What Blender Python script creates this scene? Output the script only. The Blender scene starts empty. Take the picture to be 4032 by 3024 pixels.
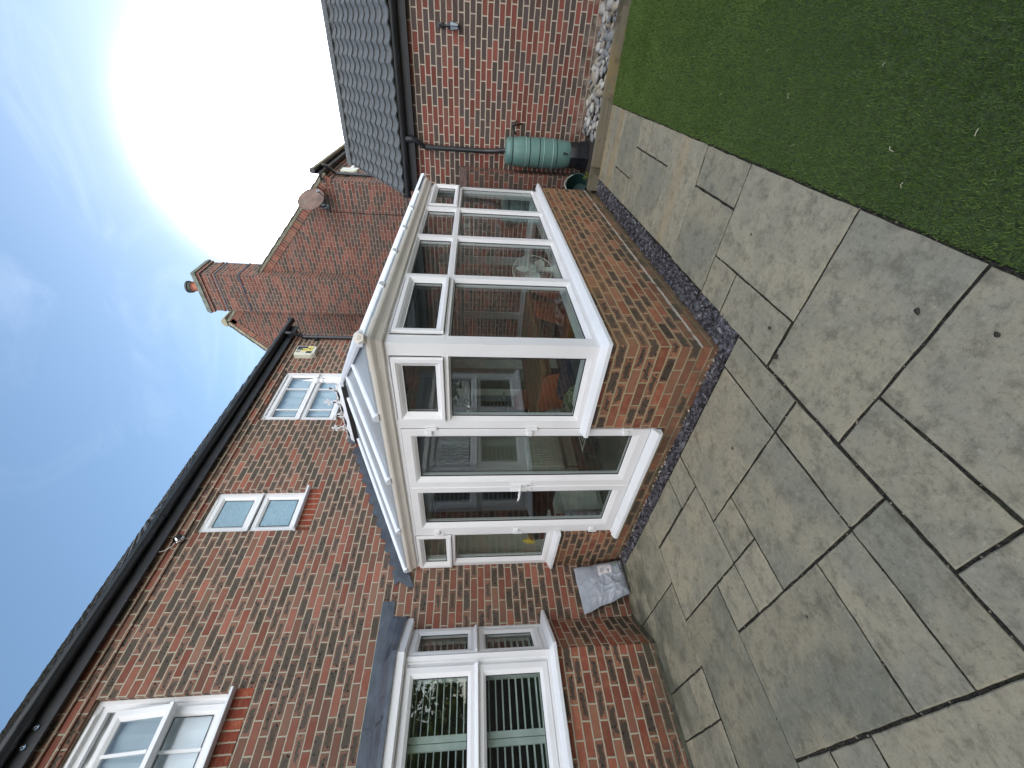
import bpy, bmesh, math, random
import numpy as np
from mathutils import Vector, Matrix, noise as mnoise
random.seed(7)
rng = np.random.default_rng(11)
S = bpy.context.scene
COL = S.collection
R = math.radians

# ------------------------------------------------------------------ camera
cam = bpy.data.cameras.new('camera')
co = bpy.data.objects.new('camera', cam)
COL.objects.link(co)
cam.sensor_fit = 'HORIZONTAL'
cam.sensor_width = 36
cam.lens = 14.364
cam.clip_start = 0.02
cam.clip_end = 500
CX = Vector((-0.0696685, -0.0705891, -0.9950696))
CY = -Vector((-0.6361035, 0.7715364, -0.0101959))
CZ = -Vector((0.7684521, 0.6322569, -0.0986537))
m4 = Matrix((CX, CY, CZ)).transposed().to_4x4()
m4.translation = Vector((-2.23738, -1.49647, 1.71009))
co.matrix_world = m4
S.camera = co

# ------------------------------------------------------------------ light
SUN_EL, SUN_AZ = R(19.5), R(7.2)          # azimuth from +X towards +Y
sdir = Vector((math.cos(SUN_EL) * math.cos(SUN_AZ), math.cos(SUN_EL) * math.sin(SUN_AZ), math.sin(SUN_EL)))
sl = bpy.data.lights.new('sun', 'SUN')
sl.energy = 3.0
sl.angle = R(0.6)
sl.color = (1, .93, .82)
so = bpy.data.objects.new('sun', sl)
COL.objects.link(so)
so.rotation_euler = sdir.to_track_quat('Z', 'Y').to_euler()
S.view_settings.view_transform = 'Standard'
S.view_settings.look = 'None'
S.view_settings.gamma = 1
S.view_settings.exposure = 1.2
S.cycles.max_bounces = 10
S.cycles.transparent_max_bounces = 24
S.cycles.sample_clamp_indirect = 6
S.cycles.caustics_reflective = False
S.cycles.caustics_refractive = False


# ------------------------------------------------------------------ node helpers
def nd(nt, typ, ins=None, **props):
    n = nt.nodes.new(typ)
    for k, v in props.items():
        setattr(n, k, v)
    for k, v in (ins or {}).items():
        s = n.inputs[k]
        if isinstance(v, bpy.types.NodeSocket):
            nt.links.new(v, s)
        else:
            if isinstance(v, (tuple, list)) and len(v) == 3 and s.type == 'RGBA':
                v = (*v, 1)
            s.default_value = v
    return n


def MA(nt, op, a, b=0.0, c=0.0, clamp=False):
    n = nd(nt, 'ShaderNodeMath', {0: a, 1: b, 2: c}, operation=op)
    n.use_clamp = clamp
    return n.outputs[0]


def VM(nt, op, a, b=(0, 0, 0)):
    n = nd(nt, 'ShaderNodeVectorMath', {0: a, 1: b}, operation=op)
    return n.outputs['Value'] if op in ('DOT_PRODUCT', 'LENGTH') else n.outputs['Vector']


def MIX(nt, f, a, b, blend='MIX'):
    n = nd(nt, 'ShaderNodeMix', data_type='RGBA', blend_type=blend)
    for i, v in ((0, f), (6, a), (7, b)):
        if isinstance(v, bpy.types.NodeSocket):
            nt.links.new(v, n.inputs[i])
        else:
            n.inputs[i].default_value = (*v, 1) if isinstance(v, (tuple, list)) and len(v) == 3 else v
    return n.outputs[2]


def SS(nt, v, lo, hi, a=0.0, b=1.0, smooth=True):
    n = nd(nt, 'ShaderNodeMapRange', {0: v, 1: lo, 2: hi, 3: a, 4: b})
    n.interpolation_type = 'SMOOTHSTEP' if smooth else 'LINEAR'
    return n.outputs[0]


def NO(nt, vec, scale, detail=3, rough=.55, dist=0.0):
    return nd(nt, 'ShaderNodeTexNoise', {'Vector': vec, 'Scale': scale, 'Detail': detail, 'Roughness': rough,
                                         'Distortion': dist}).outputs[0]


def mat(name):
    m = bpy.data.materials.new(name)
    m.use_nodes = True
    nt = m.node_tree
    nt.nodes.clear()
    out = nt.nodes.new('ShaderNodeOutputMaterial')
    return m, nt, out


def pbsdf(nt, out, color, rough=.5, metal=0.0, bump=None, bstr=1.0, bdist=.01, spec=.5, **kw):
    b = nd(nt, 'ShaderNodeBsdfPrincipled', {'Base Color': color, 'Roughness': rough, 'Metallic': metal,
                                            'Specular IOR Level': spec})
    for k, v in kw.items():
        b.inputs[k.replace('_', ' ')].default_value = v
    if bump is not None:
        bn = nd(nt, 'ShaderNodeBump', {'Strength': bstr, 'Distance': bdist, 'Height': bump})
        nt.links.new(bn.outputs[0], b.inputs['Normal'])
    nt.links.new(b.outputs[0], out.inputs[0])
    return b


def OBJ(nt):
    return nd(nt, 'ShaderNodeTexCoord').outputs['Object']


def GEO(nt):
    return nd(nt, 'ShaderNodeNewGeometry').outputs['Position']


# ------------------------------------------------------------------ world
w = bpy.data.worlds.new('World')
S.world = w
w.use_nodes = True
nt = w.node_tree
nt.nodes.clear()
wout = nt.nodes.new('ShaderNodeOutputWorld')
D = nd(nt, 'ShaderNodeTexCoord').outputs['Generated']
sky = nd(nt, 'ShaderNodeTexSky', sky_type='NISHITA', sun_disc=False)
sky.sun_elevation = SUN_EL
sky.sun_rotation = math.pi / 2 - SUN_AZ
sky.altitude = 50
sky.air_density = 1.15
sky.dust_density = 0.35
sky.ozone_density = 1.6
sep = nd(nt, 'ShaderNodeSeparateXYZ', {0: D})
dot = VM(nt, 'DOT_PRODUCT', D, tuple(sdir))
# bright veil of cloud round the sun
wn = NO(nt, D, 2.6, 5, .6)
wn2 = NO(nt, VM(nt, 'MULTIPLY', D, (3.2, 1.4, 6.0)), 1.5, 6, .62, .9)
gdot = VM(nt, 'DOT_PRODUCT', D, (0.9191, 0.1835, 0.3488))
glare = SS(nt, MA(nt, 'ADD', gdot, MA(nt, 'MULTIPLY', MA(nt, 'SUBTRACT', wn, .5), .012)), .9520, .9990)
glare = MA(nt, 'POWER', glare, 2.7)
cir = SS(nt, wn2, .52, .82)
cir = MA(nt, 'MULTIPLY', cir, SS(nt, dot, .60, .92))
# invented bright cloud behind the camera, added to light the white frames
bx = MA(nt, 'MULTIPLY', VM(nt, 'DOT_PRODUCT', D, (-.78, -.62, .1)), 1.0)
fill_cloud = SS(nt, MA(nt, 'ADD', bx, MA(nt, 'MULTIPLY', MA(nt, 'SUBTRACT', wn, .5), .9)), .30, .72)
base = nd(nt, 'ShaderNodeVectorMath', {0: sky.outputs[0], 3: .090}, operation='SCALE').outputs[0]
base = MIX(nt, 1.0, base, (.98, 1.05, 1.08), 'MULTIPLY')
c1 = MIX(nt, MA(nt, 'MULTIPLY', cir, .08), base, (1.0, 1.05, 1.1))
c2 = MIX(nt, MA(nt, 'MULTIPLY', fill_cloud, .8), c1, (1.95, 1.95, 1.98))
c3 = nd(nt, 'ShaderNodeMix', data_type='RGBA', blend_type='ADD')
nt.links.new(glare, c3.inputs[0])
nt.links.new(c2, c3.inputs[6])
c3.inputs[7].default_value = (3.2, 3.2, 3.1, 1)
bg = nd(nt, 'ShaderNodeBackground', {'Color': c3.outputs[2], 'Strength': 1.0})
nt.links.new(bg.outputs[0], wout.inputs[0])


# ------------------------------------------------------------------ mesh helpers
V = Vector
Zv = V((0, 0, 1))


class MB:
    def __init__(s):
        s.v, s.f, s.sm, s.uvs, s.mi = [], [], [], {}, []
        s.m = 0

    def add(s, verts, faces, smooth=False):
        o = len(s.v)
        s.v += [tuple(p) for p in verts]
        for f in faces:
            s.f.append(tuple(i + o for i in f))
            s.sm.append(smooth)
            s.mi.append(s.m)
        return s

    def quad(s, a, b, c, d, uv=None):
        s.add([a, b, c, d], [(0, 1, 2, 3)])
        if uv:
            s.uvs[len(s.f) - 1] = uv
        return s

    def box(s, x0, x1, y0, y1, z0, z1):
        v = [(x, y, z) for z in (z0, z1) for y in (y0, y1) for x in (x0, x1)]
        return s.add(v, [(0, 2, 3, 1), (4, 5, 7, 6), (0, 1, 5, 4), (1, 3, 7, 5), (3, 2, 6, 7), (2, 0, 4, 6)])

    def bbox(s, x0, x1, y0, y1, z0, z1, b=.005):
        """box with bevelled edges"""
        bm = bmesh.new()
        bmesh.ops.create_cube(bm, size=1)
        for q in bm.verts:
            q.co = V(((x0 + x1) / 2 + q.co.x * (x1 - x0), (y0 + y1) / 2 + q.co.y * (y1 - y0), (z0 + z1) / 2 + q.co.z * (z1 - z0)))
        bmesh.ops.bevel(bm, geom=bm.edges[:], offset=b, segments=2, profile=.5, affect='EDGES')
        s.frombm(bm)
        return s

    def frombm(s, bm, smooth=False, mtx=None):
        bm.verts.index_update()
        s.add([(mtx @ q.co) if mtx else q.co.copy() for q in bm.verts], [[q.index for q in f.verts] for f in bm.faces], smooth)
        bm.free()

    def prism(s, pts, d, smooth=False):
        """polygon pts (3D) extruded by vector d"""
        n = len(pts)
        d = V(d)
        v = [V(p) for p in pts] + [V(p) + d for p in pts]
        f = [tuple(range(n - 1, -1, -1)), tuple(range(n, 2 * n))]
        f += [(i, (i + 1) % n, n + (i + 1) % n, n + i) for i in range(n)]
        return s.add(v, f, smooth)

    def beam(s, P, Q, wv, hv):
        """box along P-Q; wv and hv are full width / height vectors, centred in w, rising from P along h"""
        P, Q, wv, hv = V(P), V(Q), V(wv), V(hv)
        pr = [P - wv / 2, P + wv / 2, P + wv / 2 + hv, P - wv / 2 + hv]
        return s.prism(pr, Q - P)

    def tube(s, pts, r, n=10, caps=True):
        pts = [V(p) for p in pts]
        rings = []
        up = None
        for i, p in enumerate(pts):
            t = (pts[min(i + 1, len(pts) - 1)] - pts[max(i - 1, 0)]).normalized()
            if up is None:
                up = t.orthogonal().normalized()
            up = (up - t * up.dot(t)).normalized()
            sd = t.cross(up)
            rr = r[i] if isinstance(r, (list, tuple)) else r
            rings.append([p + (up * math.cos(a) + sd * math.sin(a)) * rr for a in (2 * math.pi * k / n for k in range(n))])
        v = [q for rg in rings for q in rg]
        f = []
        for i in range(len(pts) - 1):
            for k in range(n):
                f.append((i * n + k, i * n + (k + 1) % n, (i + 1) * n + (k + 1) % n, (i + 1) * n + k))
        s.add(v, f, True)
        if caps:
            s.add(rings[0], [tuple(range(n))[::-1]])
            s.add(rings[-1], [tuple(range(n))])
        return s

    def lathe(s, c, prof, n=28, axis=None):
        """prof [(r, h)] about the vertical through c (or about axis)"""
        c = V(c)
        q = (V(axis).normalized().to_track_quat('Z', 'Y')) if axis is not None else None
        v, f = [], []
        for r, h in prof:
            for k in range(n):
                a = 2 * math.pi * k / n
                p = V((r * math.cos(a), r * math.sin(a), h))
                v.append(c + (q @ p if q else p))
        for i in range(len(prof) - 1):
            for k in range(n):
                f.append((i * n + k, i * n + (k + 1) % n, (i + 1) * n + (k + 1) % n, (i + 1) * n + k))
        return s.add(v, f, True)

    def sweep(s, prof, P, Q, A, Bv, caps=True, smooth=False, closed=True):
        """2-D profile [(a, b)] in axes A, B swept straight from P to Q"""
        P, Q, A, Bv = V(P), V(Q), V(A), V(Bv)
        n = len(prof)
        v = [P + A * a + Bv * b for a, b in prof] + [Q + A * a + Bv * b for a, b in prof]
        rg = n if closed else n - 1
        f = [(i, (i + 1) % n, n + (i + 1) % n, n + i) for i in range(rg)]
        s.add(v, f, smooth)
        if caps and closed:
            s.add(v[:n], [tuple(range(n))[::-1]])
            s.add(v[n:], [tuple(range(n))])
        return s

    def ring(s, O, a, nrm, s0, s1, z0, z1, wd, prof, t=Zv):
        """mitred frame: prof [(fraction of the side width, out-of-plane offset)]; wd = (left, right, bottom, top)"""
        O, a, nrm, t = V(O), V(a), V(nrm), V(t)
        loops = []
        for f, off in prof:
            l, r, b, tp = (x * f for x in wd)
            loops.append([O + a * x + t * z + nrm * off for x, z in
                          ((s0 + l, z0 + b), (s1 - r, z0 + b), (s1 - r, z1 - tp), (s0 + l, z1 - tp))])
        for i in range(len(loops)):
            A, B2 = loops[i], loops[(i + 1) % len(loops)]
            for k in range(4):
                s.add([A[k], A[(k + 1) % 4], B2[(k + 1) % 4], B2[k]], [(0, 1, 2, 3)])
        return s

    def wall(s, O, a, u0, u1, v0, v1, holes, depth=0.0, nrm=None):
        """vertical wall with rectangular holes (u0,u1,v0,v1) and reveals of the given depth (inwards)"""
        O, a = V(O), V(a)
        us = sorted({u0, u1} | {x for h in holes for x in h[:2] if u0 < x < u1})
        vs = sorted({v0, v1} | {x for h in holes for x in h[2:] if v0 < x < v1})
        P = lambda u, v, d=0: O + a * u + Zv * v - (V(nrm) * d if nrm else V((0, 0, 0)))
        for i in range(len(us) - 1):
            for j in range(len(vs) - 1):
                cu, cv = (us[i] + us[i + 1]) / 2, (vs[j] + vs[j + 1]) / 2
                if any(h[0] < cu < h[1] and h[2] < cv < h[3] for h in holes):
                    continue
                s.quad(P(us[i], vs[j]), P(us[i + 1], vs[j]), P(us[i + 1], vs[j + 1]), P(us[i], vs[j + 1]))
        if depth:
            for h in holes:
                c = [(h[0], h[2]), (h[1], h[2]), (h[1], h[3]), (h[0], h[3])]
                for k in range(4):
                    p, q = c[k], c[(k + 1) % 4]
                    s.quad(P(*p), P(*q), P(*q, depth), P(*p, depth))
        return s

    def build(s, name, material, parent=None, world=True, sharp=35, attr=None):
        me = bpy.data.meshes.new(name)
        off = LOC.get(parent.name, V((0, 0, 0))) if (parent and world) else V((0, 0, 0))
        me.from_pydata([V(p) - off for p in s.v], [], s.f)
        ul = me.uv_layers.new(name='UVMap')
        for i, p in enumerate(me.polygons):
            if i in s.uvs:
                for li, uv in zip(p.loop_indices, s.uvs[i]):
                    ul.data[li].uv = uv
                continue
            n = p.normal
            if abs(n.z) > .75:
                for li in p.loop_indices:
                    c = s.v[me.loops[li].vertex_index]
                    ul.data[li].uv = (c[0], c[1])
            else:
                t = V((-n.y, n.x, 0)).normalized()
                if t.x + .3 * t.y < 0:
                    t = -t
                for li in p.loop_indices:
                    c = s.v[me.loops[li].vertex_index]
                    ul.data[li].uv = (c[0] * t.x + c[1] * t.y, c[2])
        ms = material if isinstance(material, (list, tuple)) else [material]
        for q in ms:
            me.materials.append(q)
        for p, sm, mi in zip(me.polygons, s.sm, s.mi):
            p.use_smooth = sm
            p.material_index = mi
        if any(s.sm):
            me.set_sharp_from_angle(angle=R(sharp))
        me.update()
        o = bpy.data.objects.new(name, me)
        COL.objects.link(o)
        if parent:
            o.parent = parent
            LOC[o.name] = off
        else:
            LOC[o.name] = V((0, 0, 0))
        return o


LOC = {}


def tag(o, label, cat, group=None):
    o['label'] = label
    o['category'] = cat
    if group:
        o['group'] = group
    return o


def thing(name, label, cat, loc=(0, 0, 0), rot=0, group=None):
    o = bpy.data.objects.new(name, None)
    COL.objects.link(o)
    o.location = loc
    o.rotation_euler = (0, 0, rot)
    o.empty_display_size = .1
    LOC[o.name] = V(loc)
    return tag(o, label, cat, group)


def dup(root, loc, rot=None, label=None):
    r = root.copy()
    COL.objects.link(r)
    r.location = loc
    if rot is not None:
        r.rotation_euler = rot if isinstance(rot, (tuple, list)) else (0, 0, rot)
    if label:
        r['label'] = label
    for ch in list(root.children):
        c = ch.copy()
        COL.objects.link(c)
        c.parent = r
        for g in list(ch.children):
            d = g.copy()
            COL.objects.link(d)
            d.parent = c
    return r


def sub(o, kind):
    o['kind'] = kind
    return o


def text(body, size, loc, rot, material, name, parent, ext=.0006):
    cu = bpy.data.curves.new(name, 'FONT')
    cu.body = body
    cu.size = size
    cu.extrude = ext
    cu.align_x = 'CENTER'
    cu.align_y = 'CENTER'
    o = bpy.data.objects.new(name, cu)
    COL.objects.link(o)
    dg = bpy.context.evaluated_depsgraph_get()
    me = bpy.data.meshes.new_from_object(o.evaluated_get(dg))
    bpy.data.objects.remove(o)
    me.materials.clear()
    me.materials.append(material)
    o = bpy.data.objects.new(name, me)
    COL.objects.link(o)
    o.parent = parent
    o.location = V(loc) - LOC[parent.name]
    o.rotation_euler = rot
    LOC[o.name] = V(loc)
    return o


# ------------------------------------------------------------------ materials
def brick(name, red1, red2, dk1, dk2, pdark, mortar, halo=(.42, .20, .11), patch=1.0, speck=1.0, stain=0, L=.225, H=.075, joint=.0105,
          wob=.004, uvrot=False, sat=1.0):
    m, nt, out = mat(name)
    uv = nd(nt, 'ShaderNodeUVMap').outputs[0]
    P = GEO(nt)
    wv = nd(nt, 'ShaderNodeTexNoise', {'Vector': uv, 'Scale': 9.0, 'Detail': 2.0})
    wo = VM(nt, 'SCALE', VM(nt, 'SUBTRACT', wv.outputs[1], (.5, .5, .5)))
    wo.node.inputs[3].default_value = wob * 2
    uvw = VM(nt, 'ADD', uv, wo)
    sp = nd(nt, 'ShaderNodeSeparateXYZ', {0: uvw})
    u, v = sp.outputs[0], sp.outputs[1]
    vr = MA(nt, 'DIVIDE', MA(nt, 'SUBTRACT', v, .05), H)
    row = MA(nt, 'FLOOR', vr)
    fr = MA(nt, 'SUBTRACT', vr, row)
    half = MA(nt, 'MULTIPLY', MA(nt, 'FLOORED_MODULO', row, 2.0), .5)
    rj = nd(nt, 'ShaderNodeTexWhiteNoise', {'W': row}, noise_dimensions='1D').outputs[0]
    uu = MA(nt, 'ADD', MA(nt, 'ADD', MA(nt, 'DIVIDE', u, L), half), MA(nt, 'MULTIPLY', rj, .12))
    cl = MA(nt, 'FLOOR', uu)
    fc = MA(nt, 'SUBTRACT', uu, cl)
    idv = nd(nt, 'ShaderNodeCombineXYZ', {0: cl, 1: row})
    rn = nd(nt, 'ShaderNodeTexWhiteNoise', {'Vector': idv.outputs[0]}, noise_dimensions='2D')
    rs = nd(nt, 'ShaderNodeSeparateColor', {0: rn.outputs[1]})
    r1, r2, r3 = rs.outputs
    dx = MA(nt, 'MULTIPLY', MA(nt, 'MINIMUM', fc, MA(nt, 'SUBTRACT', 1.0, fc)), L)
    dy = MA(nt, 'MULTIPLY', MA(nt, 'MINIMUM', fr, MA(nt, 'SUBTRACT', 1.0, fr)), H)
    d = MA(nt, 'MINIMUM', dx, dy)
    fine = NO(nt, uv, 60, 3)
    gr = NO(nt, uv, 260, 2)
    dn = MA(nt, 'ADD', d, MA(nt, 'MULTIPLY', MA(nt, 'SUBTRACT', fine, .5), .005))
    bm = SS(nt, dn, joint / 2 - .001, joint / 2 + .0022)
    red = MIX(nt, r2, red1, red2)
    big = NO(nt, uv, 14, 4)
    red = MIX(nt, MA(nt, 'MULTIPLY', SS(nt, big, .42, .72), .45), red, halo)
    dark = MIX(nt, r3, dk1, dk2)
    isd = MA(nt, 'LESS_THAN', r1, pdark)
    pn = NO(nt, uv, 34, 3, .6)
    pd = MA(nt, 'ADD', MA(nt, 'MINIMUM', MA(nt, 'MULTIPLY', dx, .52), dy), MA(nt, 'MULTIPLY', MA(nt, 'SUBTRACT', pn, .5), .055))
    lo = MA(nt, 'MULTIPLY', MA(nt, 'SUBTRACT', r2, .25), .016)
    pm = SS(nt, MA(nt, 'SUBTRACT', pd, lo), .008, .017)
    if patch < 1:
        pm = MIX(nt, patch, (1, 1, 1), pm)
    fullb = MIX(nt, .55, red, halo)
    dcol = MIX(nt, pm, MIX(nt, .22, fullb, dark), dark)
    # black burnt pits in the dark faces
    vo = nd(nt, 'ShaderNodeTexVoronoi', {'Vector': uv, 'Scale': 30.0, 'Randomness': 1.0})
    pit = MA(nt, 'MULTIPLY', SS(nt, vo.outputs[0], .20, .28, 1, 0), SS(nt, pn, .42, .48))
    pit = MA(nt, 'MULTIPLY', pit, speck)
    dcol = MIX(nt, pit, dcol, (.012, .010, .010))
    brown = MIX(nt, r2, tuple(.5 * a + .5 * b for a, b in zip(red2, dk1)), tuple(.62 * a + .38 * b for a, b in zip(halo, dk1)))
    isb = MA(nt, 'LESS_THAN', r1, pdark + .13)
    red = MIX(nt, isb, red, MIX(nt, SS(nt, pn, .40, .60), brown, MIX(nt, .5, red, brown)))
    bc = MIX(nt, isd, red, dcol)
    bc = MIX(nt, SS(nt, fine, .25, .8, 0, .35), bc, MIX(nt, .5, bc, (.10, .05, .035)))
    val = nd(nt, 'ShaderNodeHueSaturation', {'Value': SS(nt, r3, 0, 1, .74, 1.28, False), 'Saturation': sat, 'Color': bc}).outputs[0]
    mo = MIX(nt, NO(nt, uv, 25, 4), mortar, tuple(x * .72 for x in mortar))
    mo = MIX(nt, MA(nt, 'MULTIPLY', SS(nt, NO(nt, uv, 3, 3), .5, .75), .35), mo, tuple(x * .5 for x in mortar))
    c = MIX(nt, bm, mo, val)
    # weathering of the wall as a whole
    wx = NO(nt, uv, .8, 4)
    c = MIX(nt, SS(nt, wx, .35, .7, 0, .22), c, MIX(nt, .5, c, (.09, .075, .06)))
    zz = nd(nt, 'ShaderNodeSeparateXYZ', {0: P}).outputs[2]
    if stain >= 1:    # damp, algae and soil splash low down
        s = MA(nt, 'MULTIPLY', SS(nt, zz, .02, .34, 1, 0), SS(nt, NO(nt, uv, 6, 4), .3, .62))
        c = MIX(nt, MA(nt, 'MULTIPLY', s, .62), c, (.075, .07, .045))
    if stain == 2:    # ochre clay staining and a lime line along one bed joint
        s = MA(nt, 'MULTIPLY', SS(nt, zz, .25, .75), SS(nt, NO(nt, uv, 2.2, 4), .36, .66))
        c = MIX(nt, MA(nt, 'MULTIPLY', s, .55), c, MIX(nt, .5, c, (.50, .27, .12)))
        lm = MA(nt, 'MULTIPLY', SS(nt, MA(nt, 'ABSOLUTE', MA(nt, 'SUBTRACT', MA(nt, 'ADD', v, MA(nt, 'MULTIPLY', MA(nt, 'SUBTRACT', NO(nt, uv, 18, 4), .5), .03)), .124)), .006, .016, 1, 0), SS(nt, NO(nt, uv, 8, 3), .36, .52))
        s2 = MA(nt, 'MULTIPLY', SS(nt, zz, .02, .17, 1, 0), SS(nt, NO(nt, uv, 5, 4), .25, .55))
        c = MIX(nt, MA(nt, 'MULTIPLY', s2, .62), c, (.125, .10, .06))
        c = MIX(nt, MA(nt, 'MULTIPLY', lm, .8), c, (.55, .52, .46))
    if stain == 3:    # salts at the foot of the wall
        s = MA(nt, 'MULTIPLY', SS(nt, zz, .05, .38, 1, 0), SS(nt, NO(nt, uv, 5, 5), .42, .66))
        c = MIX(nt, MA(nt, 'MULTIPLY', s, .7), c, (.42, .34, .28))
    h = MA(nt, 'ADD', MA(nt, 'MULTIPLY', bm, .8), MA(nt, 'MULTIPLY', fine, .28))
    h = MA(nt, 'ADD', h, MA(nt, 'MULTIPLY', gr, .12))
    h = MA(nt, 'SUBTRACT', h, MA(nt, 'MULTIPLY', MA(nt, 'MULTIPLY', pit, isd), .35))
    h = MA(nt, 'ADD', h, MA(nt, 'MULTIPLY', r2, .2))
    pbsdf(nt, out, c, .82, bump=h, bstr=.9, bdist=.007, spec=.3)
    return m


B_HOUSE = brick('brick_main', (.235, .070, .046), (.295, .116, .080), (.098, .084, .062), (.070, .059, .050), .62, (.50, .455, .35), halo=(.28, .155, .105))
B_DWARF = brick('brick_dwarf', (.235, .082, .046), (.285, .128, .078), (.090, .074, .054), (.068, .057, .045), .58, (.42, .335, .20), stain=2, joint=.0135)
B_DOORSIDE = brick('brick_doorside', (.215, .068, .040), (.27, .105, .062), (.080, .064, .048), (.060, .048, .038), .50, (.41, .335, .21), stain=1, joint=.0125)
B_BAY = brick('brick_bay', (.23, .058, .036), (.30, .098, .060), (.085, .068, .052), (.060, .048, .040), .47, (.54, .50, .38), stain=1)
B_GARAGE = brick('brick_garage', (.195, .054, .042), (.24, .078, .060), (.100, .076, .066), (.072, .060, .058), .48, (.62, .54, .43), halo=(.17, .06, .045), patch=.25,
                 speck=.35, stain=3, joint=.0125)
B_NEIGH = brick('brick_neighbour', (.185, .066, .048), (.22, .088, .064), (.098, .074, .062), (.072, .060, .052), .38, (.42, .33, .27), halo=(.17, .085, .065), patch=.3, speck=.3)
B_SOLDIER = brick('brick_soldier', (.25, .042, .022), (.30, .058, .030), (.2, .05, .03), (.2, .05, .03), .05, (.50, .43, .32), L=.075, H=.40)
B_VERGE = brick('brick_verge', (.21, .066, .046), (.245, .085, .06), (.12, .072, .06), (.10, .062, .052), .25, (.40, .32, .27), L=.075, H=.36, patch=.3, speck=.2)


def simple(name, col, rough=.5, metal=0.0, nscale=8, namt=.12, bscale=0, bdist=.002, spec=.5, dirt=0.0, dcol=(.2, .18, .13), **kw):
    m, nt, out = mat(name)
    P = OBJ(nt)
    n = NO(nt, P, nscale, 4)
    c = MIX(nt, SS(nt, n, .3, .7), tuple(x * (1 - namt) for x in col), tuple(min(1, x * (1 + namt)) for x in col))
    if dirt:
        c = MIX(nt, MA(nt, 'MULTIPLY', SS(nt, NO(nt, P, 3.1, 6, .7), .52, .74), dirt), c, dcol)
    b = NO(nt, P, bscale, 4) if bscale else None
    pbsdf(nt, out, c, SS(nt, n, .2, .8, rough * .85, min(1, rough * 1.15)), metal, bump=b, bdist=bdist, spec=spec, **kw)
    return m


PVC = simple('white_pvc', (.80, .80, .81), .32, nscale=2.5, namt=.02, dirt=.10, dcol=(.56, .53, .47))
PVC_SILL = simple('white_sill', (.78, .80, .83), .35, nscale=3, namt=.02, dirt=.22, dcol=(.48, .48, .46))
CREAM = simple('cream_gutter', (.70, .66, .60), .38, nscale=4, namt=.03, dirt=.25, dcol=(.46, .40, .32))
ROOFBAR = simple('white_roof_bar', (.78, .82, .88), .35, nscale=3, namt=.02, dirt=.35, dcol=(.50, .53, .56))
BEAD = simple('grey_bead', (.44, .43, .42), .5)
BLACKP = simple('black_plastic', (.016, .018, .022), .30, nscale=3, namt=.2, dirt=.25, dcol=(.04, .042, .042))
BLACKF = simple('black_fascia', (.020, .021, .025), .5, nscale=6, namt=.3, dirt=.4, dcol=(.05, .05, .05), bscale=30)
RUBBER = simple('black_rubber', (.008, .008, .009), .7)
LEAD = simple('lead', (.085, .10, .125), .55, metal=.25, nscale=5, namt=.25, bscale=9, bdist=.01, dirt=.3, dcol=(.16, .175, .19))
LIME = simple('lime_pointing', (.42, .39, .33), .9, bscale=60)
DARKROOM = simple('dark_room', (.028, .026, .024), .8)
CREAMWALL = simple('cream_plaster', (.50, .50, .42), .85, nscale=1.5, namt=.05)
WHITEW = simple('white_wood', (.70, .72, .66), .45)
BLIND = simple('pale_blind', (.80, .83, .85), .8, nscale=1.2, namt=.10)
CHROME = simple('chrome', (.7, .7, .72), .12, metal=1)
METAL_HOUSING = simple('grey_cast_metal', (.30, .33, .38), .4, metal=.6, dirt=.5, dcol=(.08, .08, .08))


def glass(name, tint=(.85, .89, .875), f0=.075, power=4.6, dirt=.014):
    m, nt, out = mat(name)
    tr = nd(nt, 'ShaderNodeBsdfTransparent', {'Color': tint})
    gl = nd(nt, 'ShaderNodeBsdfGlossy', {'Color': (.95, .97, 1), 'Roughness': 0.0})
    lw = nd(nt, 'ShaderNodeLayerWeight', {'Blend': .5}).outputs['Facing']
    fz = MA(nt, 'ADD', MA(nt, 'MULTIPLY', MA(nt, 'POWER', lw, power), 1 - f0), f0)
    mx = nd(nt, 'ShaderNodeMixShader', {0: fz})
    nt.links.new(tr.outputs[0], mx.inputs[1])
    nt.links.new(gl.outputs[0], mx.inputs[2])
    df = nd(nt, 'ShaderNodeBsdfDiffuse', {'Color': (.6, .6, .58)})
    mx2 = nd(nt, 'ShaderNodeMixShader', {0: SS(nt, NO(nt, OBJ(nt), 7, 6, .7), .45, .8, dirt * .3, dirt)})
    nt.links.new(mx.outputs[0], mx2.inputs[1])
    nt.links.new(df.outputs[0], mx2.inputs[2])
    # faint waviness of real panes
    bn = nd(nt, 'ShaderNodeBump', {'Strength': .05, 'Distance': .01, 'Height': NO(nt, OBJ(nt), 2.2, 1)})
    nt.links.new(bn.outputs[0], gl.inputs['Normal'])
    nt.links.new(mx2.outputs[0], out.inputs[0])
    return m


GLASS = glass('window_glass')
GLASS_UP = glass('upper_window_glass', (.9, .94, .95), .12, 4)


def frosted():
    m, nt, out = mat('obscured_glass')
    P = OBJ(nt)
    n = NO(nt, VM(nt, 'MULTIPLY', P, (6, 6, 60)), 4, 4, .6)
    c = MIX(nt, SS(nt, n, .3, .7), (.20, .33, .42), (.34, .48, .56))
    pbsdf(nt, out, c, .22, bump=n, bdist=.004, spec=.6)
    return m


FROST = frosted()


def polycarb():
    m, nt, out = mat('roof_polycarbonate')
    P = OBJ(nt)
    b = nd(nt, 'ShaderNodeBsdfPrincipled', {'Base Color': (.36, .40, .43), 'Roughness': .30, 'Specular IOR Level': .5})
    t = nd(nt, 'ShaderNodeBsdfTranslucent', {'Color': (.40, .42, .42)})
    mx = nd(nt, 'ShaderNodeMixShader', {0: .12})
    nt.links.new(b.outputs[0], mx.inputs[1])
    nt.links.new(t.outputs[0], mx.inputs[2])
    nt.links.new(mx.outputs[0], out.inputs[0])
    return m


POLY = polycarb()


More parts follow.
